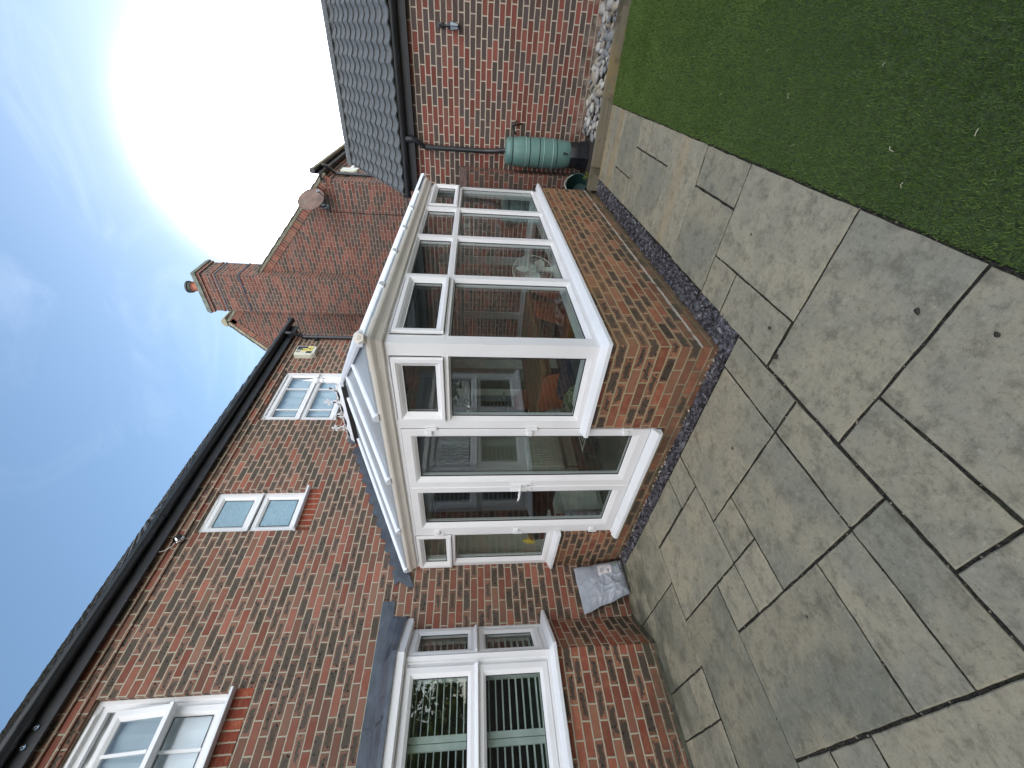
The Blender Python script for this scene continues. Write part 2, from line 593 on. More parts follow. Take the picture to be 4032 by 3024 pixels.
def slab_mat():
    m, nt, out = mat('sandstone_slabs')
    P = GEO(nt)
    at = nd(nt, 'ShaderNodeAttribute', attribute_name='tint')
    tc = nd(nt, 'ShaderNodeSeparateColor', {0: at.outputs[0]})
    off = nd(nt, 'ShaderNodeCombineXYZ', {0: MA(nt, 'MULTIPLY', tc.outputs[0], 40.0), 1: MA(nt, 'MULTIPLY', tc.outputs[1], 40.0), 2: 0.0}).outputs[0]
    Q = VM(nt, 'ADD', P, off)
    n1 = NO(nt, Q, 2.2, 5, .6, .4)
    n2 = NO(nt, Q, 9, 6, .68)
    n3 = NO(nt, Q, 120, 3)
    n4 = NO(nt, Q, 38, 5, .7)
    n5 = NO(nt, Q, 5.5, 6, .7, 1.6)
    grey = MIX(nt, tc.outputs[1], (.246, .236, .184), (.288, .266, .198))
    green = MIX(nt, tc.outputs[2], grey, (.200, .210, .160))
    c = MIX(nt, SS(nt, n1, .38, .62), green, MIX(nt, .85, green, (.345, .308, .215)))
    c = MIX(nt, MA(nt, 'MULTIPLY', SS(nt, n5, .52, .68), .55), c, MIX(nt, .5, c, (.32, .30, .24)))
    c = MIX(nt, SS(nt, n2, .46, .68, 0, .72), c, (.130, .120, .088))
    c = MIX(nt, MA(nt, 'MULTIPLY', SS(nt, n4, .53, .67), .58), c, (.118, .110, .082))
    c = MIX(nt, MA(nt, 'MULTIPLY', SS(nt, n4, .30, .44, 1, 0), .55), c, (.43, .40, .315))
    # ochre iron bands in some slabs only
    wv = nd(nt, 'ShaderNodeTexWave', {'Vector': VM(nt, 'MULTIPLY', Q, (.8, .35, 1)), 'Scale': .9, 'Distortion': 5.0, 'Detail': 3.0})
    ob = MA(nt, 'MULTIPLY', SS(nt, wv.outputs[1], .62, .95), SS(nt, tc.outputs[0], .74, .85))
    c = MIX(nt, MA(nt, 'MULTIPLY', ob, .45), c, (.34, .235, .10))
    # damp, algae along the house wall
    sp = nd(nt, 'ShaderNodeSeparateXYZ', {0: P})
    al = MA(nt, 'MULTIPLY', SS(nt, sp.outputs[1], 1.8, 2.55), SS(nt, NO(nt, P, 3.2, 4), .36, .62))
    c = MIX(nt, MA(nt, 'MULTIPLY', al, .7), c, (.045, .052, .032))
    gm = MA(nt, 'MULTIPLY', SS(nt, n3, .3, .7), .24)
    c = MIX(nt, MA(nt, 'MULTIPLY', SS(nt, NO(nt, Q, 52, 5, .75), .52, .68), .38), c, (.12, .118, .10))
    c = nd(nt, 'ShaderNodeHueSaturation', {'Value': SS(nt, tc.outputs[2], 0, 1, 1.06, .80, False), 'Color': c}).outputs[0]
    c = MIX(nt, gm, c, MIX(nt, .5, c, (.36, .35, .30)))
    rp = nd(nt, 'ShaderNodeTexWave', {'Vector': Q, 'Scale': 1.3, 'Distortion': 9.0, 'Detail': 4.0, 'Detail Scale': 1.2}).outputs[1]
    h = MA(nt, 'ADD', MA(nt, 'MULTIPLY', n1, .9), MA(nt, 'ADD', MA(nt, 'MULTIPLY', n2, .5), MA(nt, 'ADD', MA(nt, 'MULTIPLY', n3, .12), MA(nt, 'MULTIPLY', rp, .35))))
    pbsdf(nt, out, c, SS(nt, n2, .3, .7, .62, .85), bump=h, bstr=.75, bdist=.012, spec=.35)
    return m


SLAB = slab_mat()


def joint_mat():
    m, nt, out = mat('joint_grit')
    P = GEO(nt)
    n = NO(nt, P, 90, 4)
    n2 = NO(nt, P, 6, 4)
    c = MIX(nt, SS(nt, n, .35, .7), (.014, .013, .011), (.052, .047, .038))
    c = MIX(nt, MA(nt, 'MULTIPLY', SS(nt, n2, .55, .72), .5), c, (.04, .048, .022))
    pbsdf(nt, out, c, .95, bump=n, bdist=.01, spec=.2)
    return m


JOINT = joint_mat()


def attr_mat(name, a, b, rough=.6, spec=.3, trans=0.0, nscale=0):
    """colour runs from a to b by the mesh's own 'tint' attribute"""
    m, nt, out = mat(name)
    at = nd(nt, 'ShaderNodeAttribute', attribute_name='tint')
    f = nd(nt, 'ShaderNodeSeparateColor', {0: at.outputs[0]}).outputs[0]
    c = MIX(nt, f, a, b)
    if nscale:
        c = MIX(nt, SS(nt, NO(nt, GEO(nt), nscale, 4), .3, .7, 0, .55), c, tuple(x * .45 for x in a))
    p = pbsdf(nt, out, c, rough, spec=spec)
    if trans:
        t = nd(nt, 'ShaderNodeBsdfTranslucent', {'Color': c})
        mx = nd(nt, 'ShaderNodeMixShader', {0: trans})
        nt.links.new(p.outputs[0], mx.inputs[1])
        nt.links.new(t.outputs[0], mx.inputs[2])
        nt.links.new(mx.outputs[0], out.inputs[0])
    return m


def set_tint(o, vals):
    me = o.data
    a = me.attributes.new('tint', 'FLOAT_COLOR', 'POINT')
    arr = np.ones((len(me.vertices), 4), dtype=np.float32)
    vals = np.asarray(vals, dtype=np.float32)
    if vals.ndim == 1:
        vals = np.stack([vals] * 3, 1)
    arr[:, :3] = vals
    a.data.foreach_set('color', arr.ravel())


GRASS = attr_mat('grass_blade', (.098, .172, .038), (.215, .325, .085), .5, .35, .4)
SLATE = attr_mat('slate_chip', (.024, .0225, .026), (.125, .120, .142), .42, .5)
SOIL = simple('soil', (.030, .024, .018), .95, nscale=30, namt=.5, bscale=60, bdist=.02)
TURF = simple('turf_base', (.060, .095, .028), .95, nscale=40, namt=.4, bscale=120, bdist=.02)


def timber():
    m, nt, out = mat('sleeper_timber')
    P = OBJ(nt)
    st = VM(nt, 'MULTIPLY', P, (30, 1.6, 30))
    n = NO(nt, st, 1.5, 5, .65)
    c = MIX(nt, n, (.11, .098, .070), (.25, .225, .165))
    c = MIX(nt, MA(nt, 'MULTIPLY', SS(nt, NO(nt, P, 2.0, 4), .50, .66), .55), c, (.29, .21, .085))
    c = MIX(nt, MA(nt, 'MULTIPLY', SS(nt, NO(nt, P, 5.0, 4), .52, .66), .7), c, (.055, .048, .034))
    pbsdf(nt, out, c, .85, bump=n, bdist=.006, spec=.2)
    return m


TIMBER = timber()


def roof_tile(name, a, b, g=(.10, .11, .09)):
    m, nt, out = mat(name)
    P = OBJ(nt)
    n = NO(nt, P, 3, 5, .6)
    n2 = NO(nt, P, 70, 4, .7)
    c = MIX(nt, n, a, b)
    c = MIX(nt, MA(nt, 'MULTIPLY', SS(nt, NO(nt, P, 9, 5, .7), .56, .72), .5), c, g)
    c = MIX(nt, SS(nt, n2, .58, .74, 0, .8), c, (.34, .36, .37))  # pale specks in the colour imitate bright glints on the tiles
    pbsdf(nt, out, c, .5, bump=MA(nt, 'ADD', MA(nt, 'MULTIPLY', n2, .8), MA(nt, 'MULTIPLY', NO(nt, P, 26, 5, .65), 2.0)), bstr=1.0, bdist=.030, spec=.8)
    return m


TILE = roof_tile('roof_tile_grey', (.125, .134, .136), (.195, .205, .205))
TILE_DK = roof_tile('roof_tile_dark', (.028, .028, .026), (.055, .052, .046), (.05, .055, .035))
TILE_BR = roof_tile('roof_tile_brown', (.10, .082, .062), (.16, .13, .095), (.13, .13, .07))
BARGE = simple('verge_mortar', (.36, .35, .26), .85, nscale=12, namt=.25, bscale=40, dirt=.5, dcol=(.20, .21, .13))
RIDGE = simple('ridge_tile', (.36, .33, .23), .8, nscale=10, namt=.2, bscale=40, dirt=.4, dcol=(.2, .21, .13))
STONE = simple('weathered_cap', (.17, .19, .16), .85, nscale=8, namt=.3, bscale=30, dirt=.5, dcol=(.08, .10, .07))
POT = simple('terracotta_pot', (.32, .11, .065), .75, nscale=8, namt=.2)
POTCAP = simple('cowl_dark', (.055, .06, .055), .6)
BUTT = simple('green_plastic', (.125, .235, .215), .42, nscale=3, namt=.06, bscale=220, bdist=.0006, dirt=.2, dcol=(.14, .18, .15))
BUTTRIB = simple('light_rib', (.36, .52, .50), .4)
TRUG = simple('dark_green_plastic', (.010, .034, .032), .55, spec=.25, dirt=.2, dcol=(.03, .04, .03))
YELLOW = simple('yellow_plastic', (.80, .55, .03), .4)


# ================================================================== GROUND
def struct(name, mb, m, kind='structure', **k):
    return sub(mb.build(name, m, **k), kind)


g = MB()
g.quad((-60, -60, -.10), (60, -60, -.10), (60, 60, -.10), (-60, 60, -.10))
struct('ground', g, SOIL)

# patio: sandstone slabs (x0, x1, y0, y1) on a dark grit bed
GX = [-2.565, -2.26, -1.955, -1.65, -1.345, -1.04, -.735, -.43, -.125]
slabs = [
    (3.17, 3.80, -1.06, -.20), (2.59, 3.17, -1.06, -.485), (2.59, 3.17, -.485, -.20), (2.285, 2.59, -1.06, -.79),
    (1.69, 2.285, -1.06, -.79), (1.69, 2.59, -.79, -.20), (1.085, 1.69, -1.06, -.20), (.47, 1.085, -1.06, -.78),
    (.47, 1.085, -.78, -.19), (-.45, .47, -1.06, -.47), (.165, .47, -.47, -.18), (-.44, .165, -.47, -.17),
    (-1.05, -.45, -1.06, -.175), (-1.66, -1.05, -.47, -.175), (-1.96, -1.05, -1.06, -.47), (-2.26, -1.66, -.47, -.175),
    (-2.9, -1.96, -1.06, -.47), (-2.9, -2.26, -.47, -.175),
    (-.735, -.115, -.17, .07), (-.735, -.125, .07, .985), (-.43, -.125, .985, 1.29), (-.42, -.125, 1.29, 1.91),
    (-1.035, -.43, .985, 1.91), (-.735, -.125, 1.91, 2.51), (-.735, -.115, 2.51, 2.80), (-.735, .0, 2.80, 3.00), (-1.345, -.735, 1.91, 2.51),
    (-1.345, -.735, 2.51, 3.00), (-1.65, -1.345, 1.93, 2.22), (-1.65, -1.345, 2.22, 2.64), (-1.95, -1.65, 1.93, 2.64),
    (-1.34, -1.035, .985, 1.28), (-1.035, -.735, .685, .985), (-1.345, -1.035, .685, .985), (-1.345, -.735, .07, .685),
    (-1.345, -.735, -.17, .07), (-1.95, -1.345, .365, 1.28), (-1.95, -1.345, .07, .365), (-1.95, -1.345, -.17, .07),
    (-2.26, -1.035, 1.28, 1.92), (-2.56, -1.95, .975, 1.28), (-2.26, -1.955, .66, .975), (-2.56, -2.26, .66, .975), (-2.9, -1.95, -.17, .66),
    (-2.9, -2.26, 1.28, 1.92), (-3.4, -1.95, 1.93, 2.64), (-2.9, -2.56, .66, 1.28)]
TINTS = {0: (.95, .2, .2), 6: (.80, .6, .1), 9: (.3, 1.0, 0), 13: (.2, .9, .2), 14: (.3, .8, .1), 39: (.1, .1, 1.0), 33: (.4, 1.0, .0), 36: (.2, .2, .75),
         34: (.2, .1, .35), 27: (.3, .1, .9), 26: (.3, .3, .6)}
pb = MB()
tint = []
for i, (x0, x1, y0, y1) in enumerate(slabs):
    r = random.Random(i * 7 + 3)
    gap = .0058 + r.random() * .0036
    bm = bmesh.new()
    n = 12
    # irregular riven outline
    edge = []
    x0 += gap; x1 -= gap; y0 += gap; y1 -= gap
    cs = [(x0, y0), (x1, y0), (x1, y1), (x0, y1)]
    for k in range(4):
        p, q = V((*cs[k], 0)), V((*cs[(k + 1) % 4], 0))
        ln = (q - p).length
        nn = max(3, int(ln / .035))
        nm = V((-(q - p).y, (q - p).x, 0)).normalized()
        for j in range(nn):
            t = j / nn
            a = p.lerp(q, t)
            wob = mnoise.noise(V((a.x * 9, a.y * 9, i))) * .0045 + mnoise.noise(V((a.x * 40, a.y * 40, i))) * .0022
            if j == 0:
                wob = 0
            edge.append(a + nm * wob)
    dz = (r.random() - .5) * .004
    top = [V((p.x, p.y, dz)) for p in edge]
    c = sum(top, V()) / len(top)
    inn = [p + (c - p).normalized() * .005 for p in top]
    ne = len(edge)
    verts = [V((p.x, p.y, -.03)) for p in edge] + [V((p.x, p.y, dz - .0035)) for p in edge] + inn
    faces = []
    for k in range(ne):
        k2 = (k + 1) % ne
        faces.append((k, k2, ne + k2, ne + k))
        faces.append((ne + k, ne + k2, 2 * ne + k2, 2 * ne + k))
    faces.append(tuple(range(2 * ne, 3 * ne)))
    pb.add(verts, faces)
    tv = TINTS.get(i, (r.random() * .72, r.random(), r.random() * .45))
    tint += [tv] * len(verts)
po = struct('patio', pb, SLAB)
set_tint(po, tint)
jb = MB()
jb.box(-3.4, 3.80, -1.068, -.172, -.09, -.0075)
jb.box(-3.4, -.118, -.172, 3.02, -.09, -.0075)
struct('patio_bed', jb, JOINT)
mo = MB()
rr = random.Random(4)
mv = []
for i in range(900):          # grit and moss crumbs pressed into the open joints
    s_ = slabs[rr.randrange(len(slabs))]
    k = rr.randrange(4)
    t = rr.random()
    x = [s_[0], s_[1], s_[0] + t * (s_[1] - s_[0]), s_[0] + t * (s_[1] - s_[0])][k]
    y = [s_[2] + t * (s_[3] - s_[2]), s_[2] + t * (s_[3] - s_[2]), s_[2], s_[3]][k]
    if x > -.1 and y > -.2:
        continue
    r0 = .0025 + rr.random() * .004
    x += rr.gauss(0, .003); y += rr.gauss(0, .003)
    p = V((x, y, -.006))
    mo.add([p + V((r0, 0, 0)), p + V((0, r0, 0)), p - V((r0, 0, 0)), p - V((0, r0, 0)), p + V((0, 0, r0 * 1.2))],
           [(0, 1, 4), (1, 2, 4), (2, 3, 4), (3, 0, 4)])
    mv += [rr.random() ** 2.5] * 5
o = struct('joint_grit', mo, attr_mat('grit', (.030, .028, .020), (.30, .27, .21), .9), 'stuff')
set_tint(o, mv)

# lawn
lb = MB()
lb.quad((-8, -9, .0), (3.80, -9, .0), (3.80, -1.072, .0), (-8, -1.072, .0))
lb.quad((-8, -1.072, -.05), (3.8, -1.072, -.05), (3.8, -1.072, 0), (-8, -1.072, 0))
struct('lawn', lb, TURF)


def blades(n, x0, x1, y0, y1, h0, h1, wd):
    x = rng.uniform(x0, x1, n); y = rng.uniform(y0, y1, n)
    h = rng.uniform(h0, h1, n)
    a = rng.uniform(0, 2 * np.pi, n)
    lean = rng.normal(0, .6, n) * h
    la = np.where(rng.random(n) < .55, rng.normal(2.4, .7, n), rng.uniform(0, 2 * np.pi, n))
    cl = np.array([mnoise.noise(V((q * 2.2, r_ * 2.2, 0))) + .6 * mnoise.noise(V((q * 9, r_ * 9, 3))) for q, r_ in zip(x, y)])
    t = np.clip(.42 + .35 * cl + rng.normal(0, .22, n), 0, 1)
    b = np.stack([x, y, np.zeros(n)], 1)
    sd = np.stack([np.cos(a), np.sin(a), np.zeros(n)], 1) * wd
    tp = b + np.stack([np.cos(la) * lean, np.sin(la) * lean, h], 1)
    md = b + np.stack([np.cos(la) * lean * .35, np.sin(la) * lean * .35, h * .6], 1)
    v = np.stack([b - sd, b + sd, md + sd * .8, md - sd * .8, tp], 1).reshape(-1, 3)
    return v, np.repeat(t, 5)


vs, ts = [], []
for a in ((95000, -1.6, .9, -2.4, -1.066, .007, .017, .0013), (52000, .9, 2.6, -2.6, -1.066, .008, .019, .0020), (30000, 2.6, 3.79, -2.8, -1.066, .010, .022, .003)):
    v, t = blades(*a)
    vs.append(v); ts.append(t)
v = np.concatenate(vs); t = np.concatenate(ts)
me = bpy.data.meshes.new('grass')
n = len(v) // 5
idx = np.arange(n)[:, None] * 5
fq = (idx + np.array([0, 1, 2, 3])).ravel()
ft = (idx + np.array([3, 2, 4])).ravel()
me.vertices.add(len(v)); me.vertices.foreach_set('co', v.astype(np.float32).ravel())
me.loops.add(n * 7); me.polygons.add(n * 2)
me.loops.foreach_set('vertex_index', np.concatenate([fq, ft]).astype(np.int32))
me.polygons.foreach_set('loop_start', np.concatenate([np.arange(n) * 4, n * 4 + np.arange(n) * 3]).astype(np.int32))
me.update(calc_edges=True)
me.materials.append(GRASS)
go = bpy.data.objects.new('grass', me)
COL.objects.link(go)
set_tint(go, t)
sub(go, 'stuff')

# slate chippings along the conservatory
sb = MB()
sv = []
rr = random.Random(21)


def chip(x, y, z):
    a = rr.random() * 6.28
    L, Wd, T = .016 + rr.random() * .024, .009 + rr.random() * .013, .002 + rr.random() * .005
    q = Matrix.Rotation(a, 3, 'Z') @ Matrix.Rotation(rr.gauss(0, .7), 3, 'X') @ Matrix.Rotation(rr.gauss(0, .4), 3, 'Y')
    pts = []
    n = 5
    for zz, sc in ((-T, 1), (T, .8)):
        for k in range(n):
            an = 6.28 * k / n + rr.random() * .5
            pts.append(V((x, y, z)) + q @ V((L * math.cos(an) * sc, Wd * math.sin(an) * sc, zz)))
    sb.add(pts, [tuple(range(n, 2 * n))] + [(k, (k + 1) % n, n + (k + 1) % n, n + k) for k in range(n)])
    t = rr.random() ** 1.6 if rr.random() > .012 else 4.5
    sv.extend([t] * (2 * n))


for i in range(2300):
    x = -.10 + rr.random() * 3.87
    chip(x, -.168 + rr.random() * .168 - max(0, x) * .006, -.012 + rr.random() * .016)
for i in range(1500):
    chip(-.104 + rr.random() * .104, -.165 + rr.random() * 3.1, -.014 + rr.random() * .016)
so_ = struct('slate_chippings', sb, SLATE, 'stuff')
set_tint(so_, sv)
bb = MB()
bb.box(-.118, 3.80, -.172, 0.001, -.09, -.016)
bb.box(-.118, 0.001, 0.001, 3.02, -.09, -.016)
struct('slate_bed', bb, SOIL)

# raised bed behind the sleepers
rb = MB()
rb.box(3.88, 4.80, -7, .6, -.09, .035)
struct('planting_bed', rb, SOIL)


# ================================================================== CONSERVATORY
Wc, Lc = 4.0, 3.012
cons = thing('conservatory', 'white framed conservatory with double doors and a low brick wall, built against the brick house', 'conservatory', (0, 0, 0))
# dwarf walls
db = MB()
db.quad((0, 0, -.08), (Wc, 0, -.08), (Wc, 0, .775), (0, 0, .775))
db.quad((Wc, 0, -.08), (Wc, Lc, -.08), (Wc, Lc, .775), (Wc, 0, .775))
db.quad((0, 0, .775), (Wc, 0, .775), (Wc, .25, .775), (0, .25, .775))
db.quad((Wc - .25, .25, .775), (Wc, .25, .775), (Wc, Lc, .775), (Wc - .25, Lc, .775))
db.quad((.25, .25, .775), (Wc - .25, .25, .775), (Wc - .25, .25, .1), (.25, .25, .1))
db.build('dwarf_wall', B_DWARF, cons)
db = MB()
db.quad((0, 0, -.08), (0, .79, -.08), (0, .79, .775), (0, 0, .775))
db.quad((0, .79, -.08), (0, 2.36, -.08), (0, 2.36, .15), (0, .79, .15))
db.quad((0, 2.36, -.08), (0, Lc, -.08), (0, Lc, .775), (0, 2.36, .775))
db.quad((0, .79, .15), (0, .79, .775), (.25, .79, .775), (.25, .79, .15))
db.quad((0, 2.36, .15), (0, 2.36, .775), (.25, 2.36, .775), (.25, 2.36, .15))
db.quad((.25, .25, .1), (.25, .79, .1), (.25, .79, .775), (.25, .25, .775))
db.quad((.25, 2.36, .1), (.25, Lc, .1), (.25, Lc, .775), (.25, 2.36, .775))
db.build('dwarf_wall', B_DOORSIDE, cons)
mb = MB()      # pale crumbly pointing at the foot of the walls
rr = random.Random(5)
for i in range(130):
    y = rr.random() * 2.9
    x = -.004 - rr.random() * .012
    r0 = .006 + rr.random() * .012
    p = V((x, y, .0 + rr.random() * .02))
    vs_ = [p + V((rr.uniform(-1, 1), rr.uniform(-1, 1), rr.uniform(-.3, 1))) * r0 for _ in range(6)]
    mb.add(vs_, [(0, 1, 2), (0, 2, 3), (0, 3, 4), (0, 4, 5), (1, 2, 5), (3, 4, 5)])
sub(mb.build('footing_mortar', LIME, cons), 'stuff')

d = .032
XA, YA = V((1, 0, 0)), V((0, 1, 0))
nF, nD, nR_ = V((0, -1, 0)), V((-1, 0, 0)), V((1, 0, 0))
PROF = [(0, 0), (.55, 0), (.66, -.010), (.70, -.013), (.93, -.030), (1.0, -.032), (1.0, -.07), (0, -.07)]
SASH = [(0, 0), (0, .020), (.06, .025), (.40, .025), (.52, .018), (.58, .016), (.90, -.008), (1.0, -.010), (1.0, -.03), (0, -.02)]


def pane(mb, O, a, n, s0, s1, z0, z1, off, th=.016):
    O, a, n = V(O), V(a), V(n)
    p = [O + a * s + Zv * z + n * off for s, z in ((s0, z0), (s1, z0), (s1, z1), (s0, z1))]
    mb.prism(p, n * -th)


def gasket(mb, O, a, n, s0, s1, z0, z1, off, wd=.006):
    mb.ring(O, a, n, s0 - .001, s1 + .001, z0 - .001, z1 + .001, (wd,) * 4, [(0, off + .002), (1, off + .002), (1, off - .004), (0, off - .004)])


def win_module(parent, O, a, n, s0, s1, vent, zb=.832, zt=2.30, g=None, sidew=(.06, .06)):
    """one light of the conservatory: fixed pane below, vent or fixed pane above"""
    fr = MB()
    zm = 1.888
    l, r = sidew
    fr.ring(O, a, n, s0, s1, zb, zm, (l, r, .072, .034), PROF)
    root = fr.build('window', PVC, parent)
    up = MB()
    up.ring(O, a, n, s0, s1, zm + .001, zt, (l, r, .042, .06), PROF)
    up.build('top_frame', PVC, root)
    gm = MB()
    pane(gm, O, a, n, s0 + l - .004, s1 - r + .004, zb + .068, zm - .030, -.036)
    gm.build('pane', GLASS, root)
    k = MB()
    gasket(k, O, a, n, s0 + l, s1 - r, zb + .072, zm - .034, -.032)
    if vent:
        v0, v1 = s0 + .042, s1 - .042
        if vent == 2:
            v0, v1 = s0 + .008, s1 - .004
        sh = MB()
        sh.ring(O, a, n, v0, v1, 1.902, 2.252, (.083, .083, .058, .070), SASH)
        sh.build('vent_sash', PVC, root)
        gm = MB()
        pane(gm, O, a, n, v0 + .079, v1 - .079, 1.956, 2.186, -.012)
        gm.build('pane', GLASS, root)
        gasket(k, O, a, n, v0 + .083, v1 - .083, 1.960, 2.182, -.010)
        gasket(k, O, a, n, v0 - .002, v1 + .002, 1.900, 2.254, .0, .004)  # dark strip standing in for the shadow gap round the sash
    else:
        gm = MB()
        pane(gm, O, a, n, s0 + l - .004, s1 - r + .004, zm + .039, zt - .056, -.036)
        gm.build('pane', GLASS, root)
        gasket(k, O, a, n, s0 + l, s1 - r, zm + .043, zt - .060, -.032)
    k.build('gasket', RUBBER, root)  # glass gaskets, plus the shadow-gap strip where there is a vent
    return root


OF = (0, d, 0)
for i, (a0, a1, vt) in enumerate(((.1, 1.052, 1), (1.052, 2.0, 0), (2.0, 2.948, 0), (2.948, 3.965, 1))):
    win_module(cons, OF, XA, nF, a0, a1, vt, sidew=(.06 if i else .048, .06))
OD = (d, 0, 0)
win_module(cons, OD, YA, nD, .1, .778, 1)
win_module(cons, OD, YA, nD, 2.362, Lc, 2, sidew=(.03, .11))
ORt = (Wc - d, 0, 0)
for k in range(3):
    win_module(cons, ORt, YA, nR_, .1 + k * .97, .1 + (k + 1) * .97, 0)
# corner posts
for cx, sg in ((d, 1), (Wc - d, -1)):
    cp = MB()
    x1 = cx + sg * .068
    cp.prism([(cx, d, .832), (x1, d, .832), (x1, d + .068, .832), (cx, d + .068, .832)], (0, 0, 1.47))
    cp.build('corner_post', PVC, cons)
# sills: moulded, projecting beyond the brickwork
SILLP = [(0, 0), (.012, 0), (.066, -.022), (.074, -.027), (.074, -.052), (.066, -.055), (.040, -.058), (0, -.058)]


def sill(mb, P, Q, out):
    mb.sweep([(a, b) for a, b in SILLP], P, Q, out, Zv)


def mitre_sill(mb, pts, outs):
    """sill profile carried round corners; pts on the frame line, outs the miter vectors"""
    n = len(SILLP)
    v = []
    for p, o in zip(pts, outs):
        v += [V(p) + V(o) * a + Zv * b for a, b in SILLP]
    f = []
    for i in range(len(pts) - 1):
        for k in range(n):
            k2 = (k + 1) % n
            f.append((i * n + k, i * n + k2, (i + 1) * n + k2, (i + 1) * n + k))
    f.append(tuple(range(n)))
    f.append(tuple(range((len(pts) - 1) * n, len(pts) * n)))
    mb.add(v, f)


sm = MB()
mitre_sill(sm, [(d, .862, .832), (d, d, .832), (Wc - d, d, .832), (Wc - d, Lc, .832)], [(-1, 0, 0), (-1, -1, 0), (1, -1, 0), (1, 0, 0)])
sm.build('sill', PVC_SILL, cons)
sm = MB()
sill(sm, (d, 2.33, .832), (d, 3.05, .832), V((-1, 0, 0)))
sm.build('sill', PVC_SILL, cons)
sm = MB()
sm.sweep([(0, 0), (.015, 0), (.070, -.030), (.082, -.036), (.082, -.066), (.070, -.072), (0, -.072)], (d, .815, .236), (d, 2.392, .236), V((-1, 0, 0)), Zv)
sm.build('threshold', PVC_SILL, cons)
# door frame and the pair of doors
fr = MB()
fr.prism([(d, .778, .165), (d + .07, .778, .165), (d + .07, .826, .165), (d, .826, .165)], (0, 0, 2.135))
fr.prism([(d, 2.326, .165), (d + .07, 2.326, .165), (d + .07, 2.362, .165), (d, 2.362, .165)], (0, 0, 2.135))
fr.prism([(d, .826, 2.252), (d + .07, .826, 2.252), (d + .07, 2.326, 2.252), (d, 2.326, 2.252)], (0, 0, .048))
fr.prism([(d + .012, .826, .165), (d + .07, .826, .165), (d + .07, 2.326, .165), (d + .012, 2.326, .165)], (0, 0, .07))
fr.build('door_frame', PVC, cons)
DPROF = [(0, -.02), (0, .008), (.03, .011), (.62, .011), (.74, .003), (.78, .001), (.96, -.018), (1.0, -.02), (1.0, -.06), (0, -.06)]


def hinge(y, z, sg, par):
    h = MB()
    h.bbox(d - .034, d - .008, min(y, y + sg * .052), max(y, y + sg * .052), z - .026, z + .024, .008)
    h.bbox(d - .028, d - .001, min(y - sg * .024, y - sg * .002), max(y - sg * .024, y - sg * .002), z - .062, z + .026, .005)
    return h.build('hinge', PVC, par)


def handle(y, z, sg, par):
    h = MB()
    h.bbox(d - .026, d - .009, y - .014, y + .014, z - .105, z + .085, .004)
    x = d - .045
    h.tube([(d - .02, y, z), (x, y, z), (x - .006, y + sg * .02, z + .002), (x - .008, y + sg * .07, z + .004), (x - .004, y + sg * .118, z + .010)],
           [.0095, .010, .0095, .009, .007], 10)
    o = h.build('handle', PVC, par)
    k = MB()
    k.tube([(d - .0285, y, z - .068), (d - .0255, y, z - .068)], .0045, 10)
    k.box(d - .0285, d - .0258, y - .0018, y + .0018, z - .086, z - .068)
    k.build('keyhole', RUBBER, par)
    return o


for (y0, y1, wl, wr, hy, hs, ey) in ((.830, 1.568, .108, .125, 1.535, 1, .830), (1.571, 2.322, .110, .155, 1.612, 1, 2.322)):
    fr = MB()
    fr.ring(OD, YA, nD, y0, y1, .240, 2.248, (wl, wr, .125, .108), DPROF)
    dr = fr.build('door', PVC, cons)
    gm = MB()
    pane(gm, OD, YA, nD, y0 + wl - .004, y1 - wr + .004, .361, 2.144, -.026)
    gm.build('pane', GLASS, dr)
    k = MB()
    gasket(k, OD, YA, nD, y0 + wl, y1 - wr, .365, 2.14, -.020, .007)
    k.build('gasket', RUBBER, dr)
    gap_line = MB()  # grey line drawn round the leaf as its shadow gap
    gap_line.ring(OD, YA, nD, y0 - .0035, y1 + .0015, .236, 2.2515, (.005,) * 4, [(0, .0035), (1, .0035), (1, -.004), (0, -.004)])
    gap_line.build('shadow_gap', simple('gap_shade_grey', (.20, .19, .18), .6) if 'gap_shade_grey' not in bpy.data.materials else bpy.data.materials['gap_shade_grey'], dr)
    handle(hy, 1.262, 1 if hs > 0 else -1, dr)
    sg = 1 if ey < 1 else -1
    for z in (2.035, 1.245, .455):
        hinge(ey + (.004 if sg > 0 else -.004), z, sg, dr)
# meeting-stile cover
fr = MB()
fr.prism([(d - .012, 1.562, .245), (d - .018, 1.566, .245), (d - .018, 1.573, .245), (d - .012, 1.577, .245)], (0, 0, 2.0))
fr.build('meeting_strip', PVC, cons)

# eaves: fascia, moulded gutter
ZG = 2.30
ef = MB()
for (P, Q) in (((d + .001, d + .001), (Wc - d - .001, d + .001)), ((d + .001, d + .001), (d + .001, Lc)), ((Wc - d - .001, d), (Wc - d - .001, Lc))):
    dx, dy = Q[0] - P[0], Q[1] - P[1]
    nx, ny = (0, .06) if dx else ((.06, 0) if P[0] < 1 else (-.06, 0))
    ef.prism([(P[0], P[1], ZG), (Q[0], Q[1], ZG), (Q[0] + nx, Q[1] + ny, ZG), (P[0] + nx, P[1] + ny, ZG)], (0, 0, .085))
ef.build('eaves_beam', PVC, cons)
GP = [(0, -.012), (.018, -.014), (.026, -.006), (.030, .006), (.040, .022), (.056, .036), (.066, .046), (.070, .060), (.070, .076), (.064, .078), (.060, .070), (0, .070)]


def mitre_sweep(mb, prof, pts, outs, smooth=False):
    n = len(prof)
    v = []
    for p, o in zip(pts, outs):
        v += [V(p) + V(o) * a + Zv * b for a, b in prof]
    f = []
    for i in range(len(pts) - 1):
        for k in range(n):
            k2 = (k + 1) % n
            f.append((i * n + k, i * n + k2, (i + 1) * n + k2, (i + 1) * n + k))
    mb.add(v, f, smooth)
    mb.add(v[:n], [tuple(range(n))])
    mb.add(v[-n:], [tuple(range(n))])


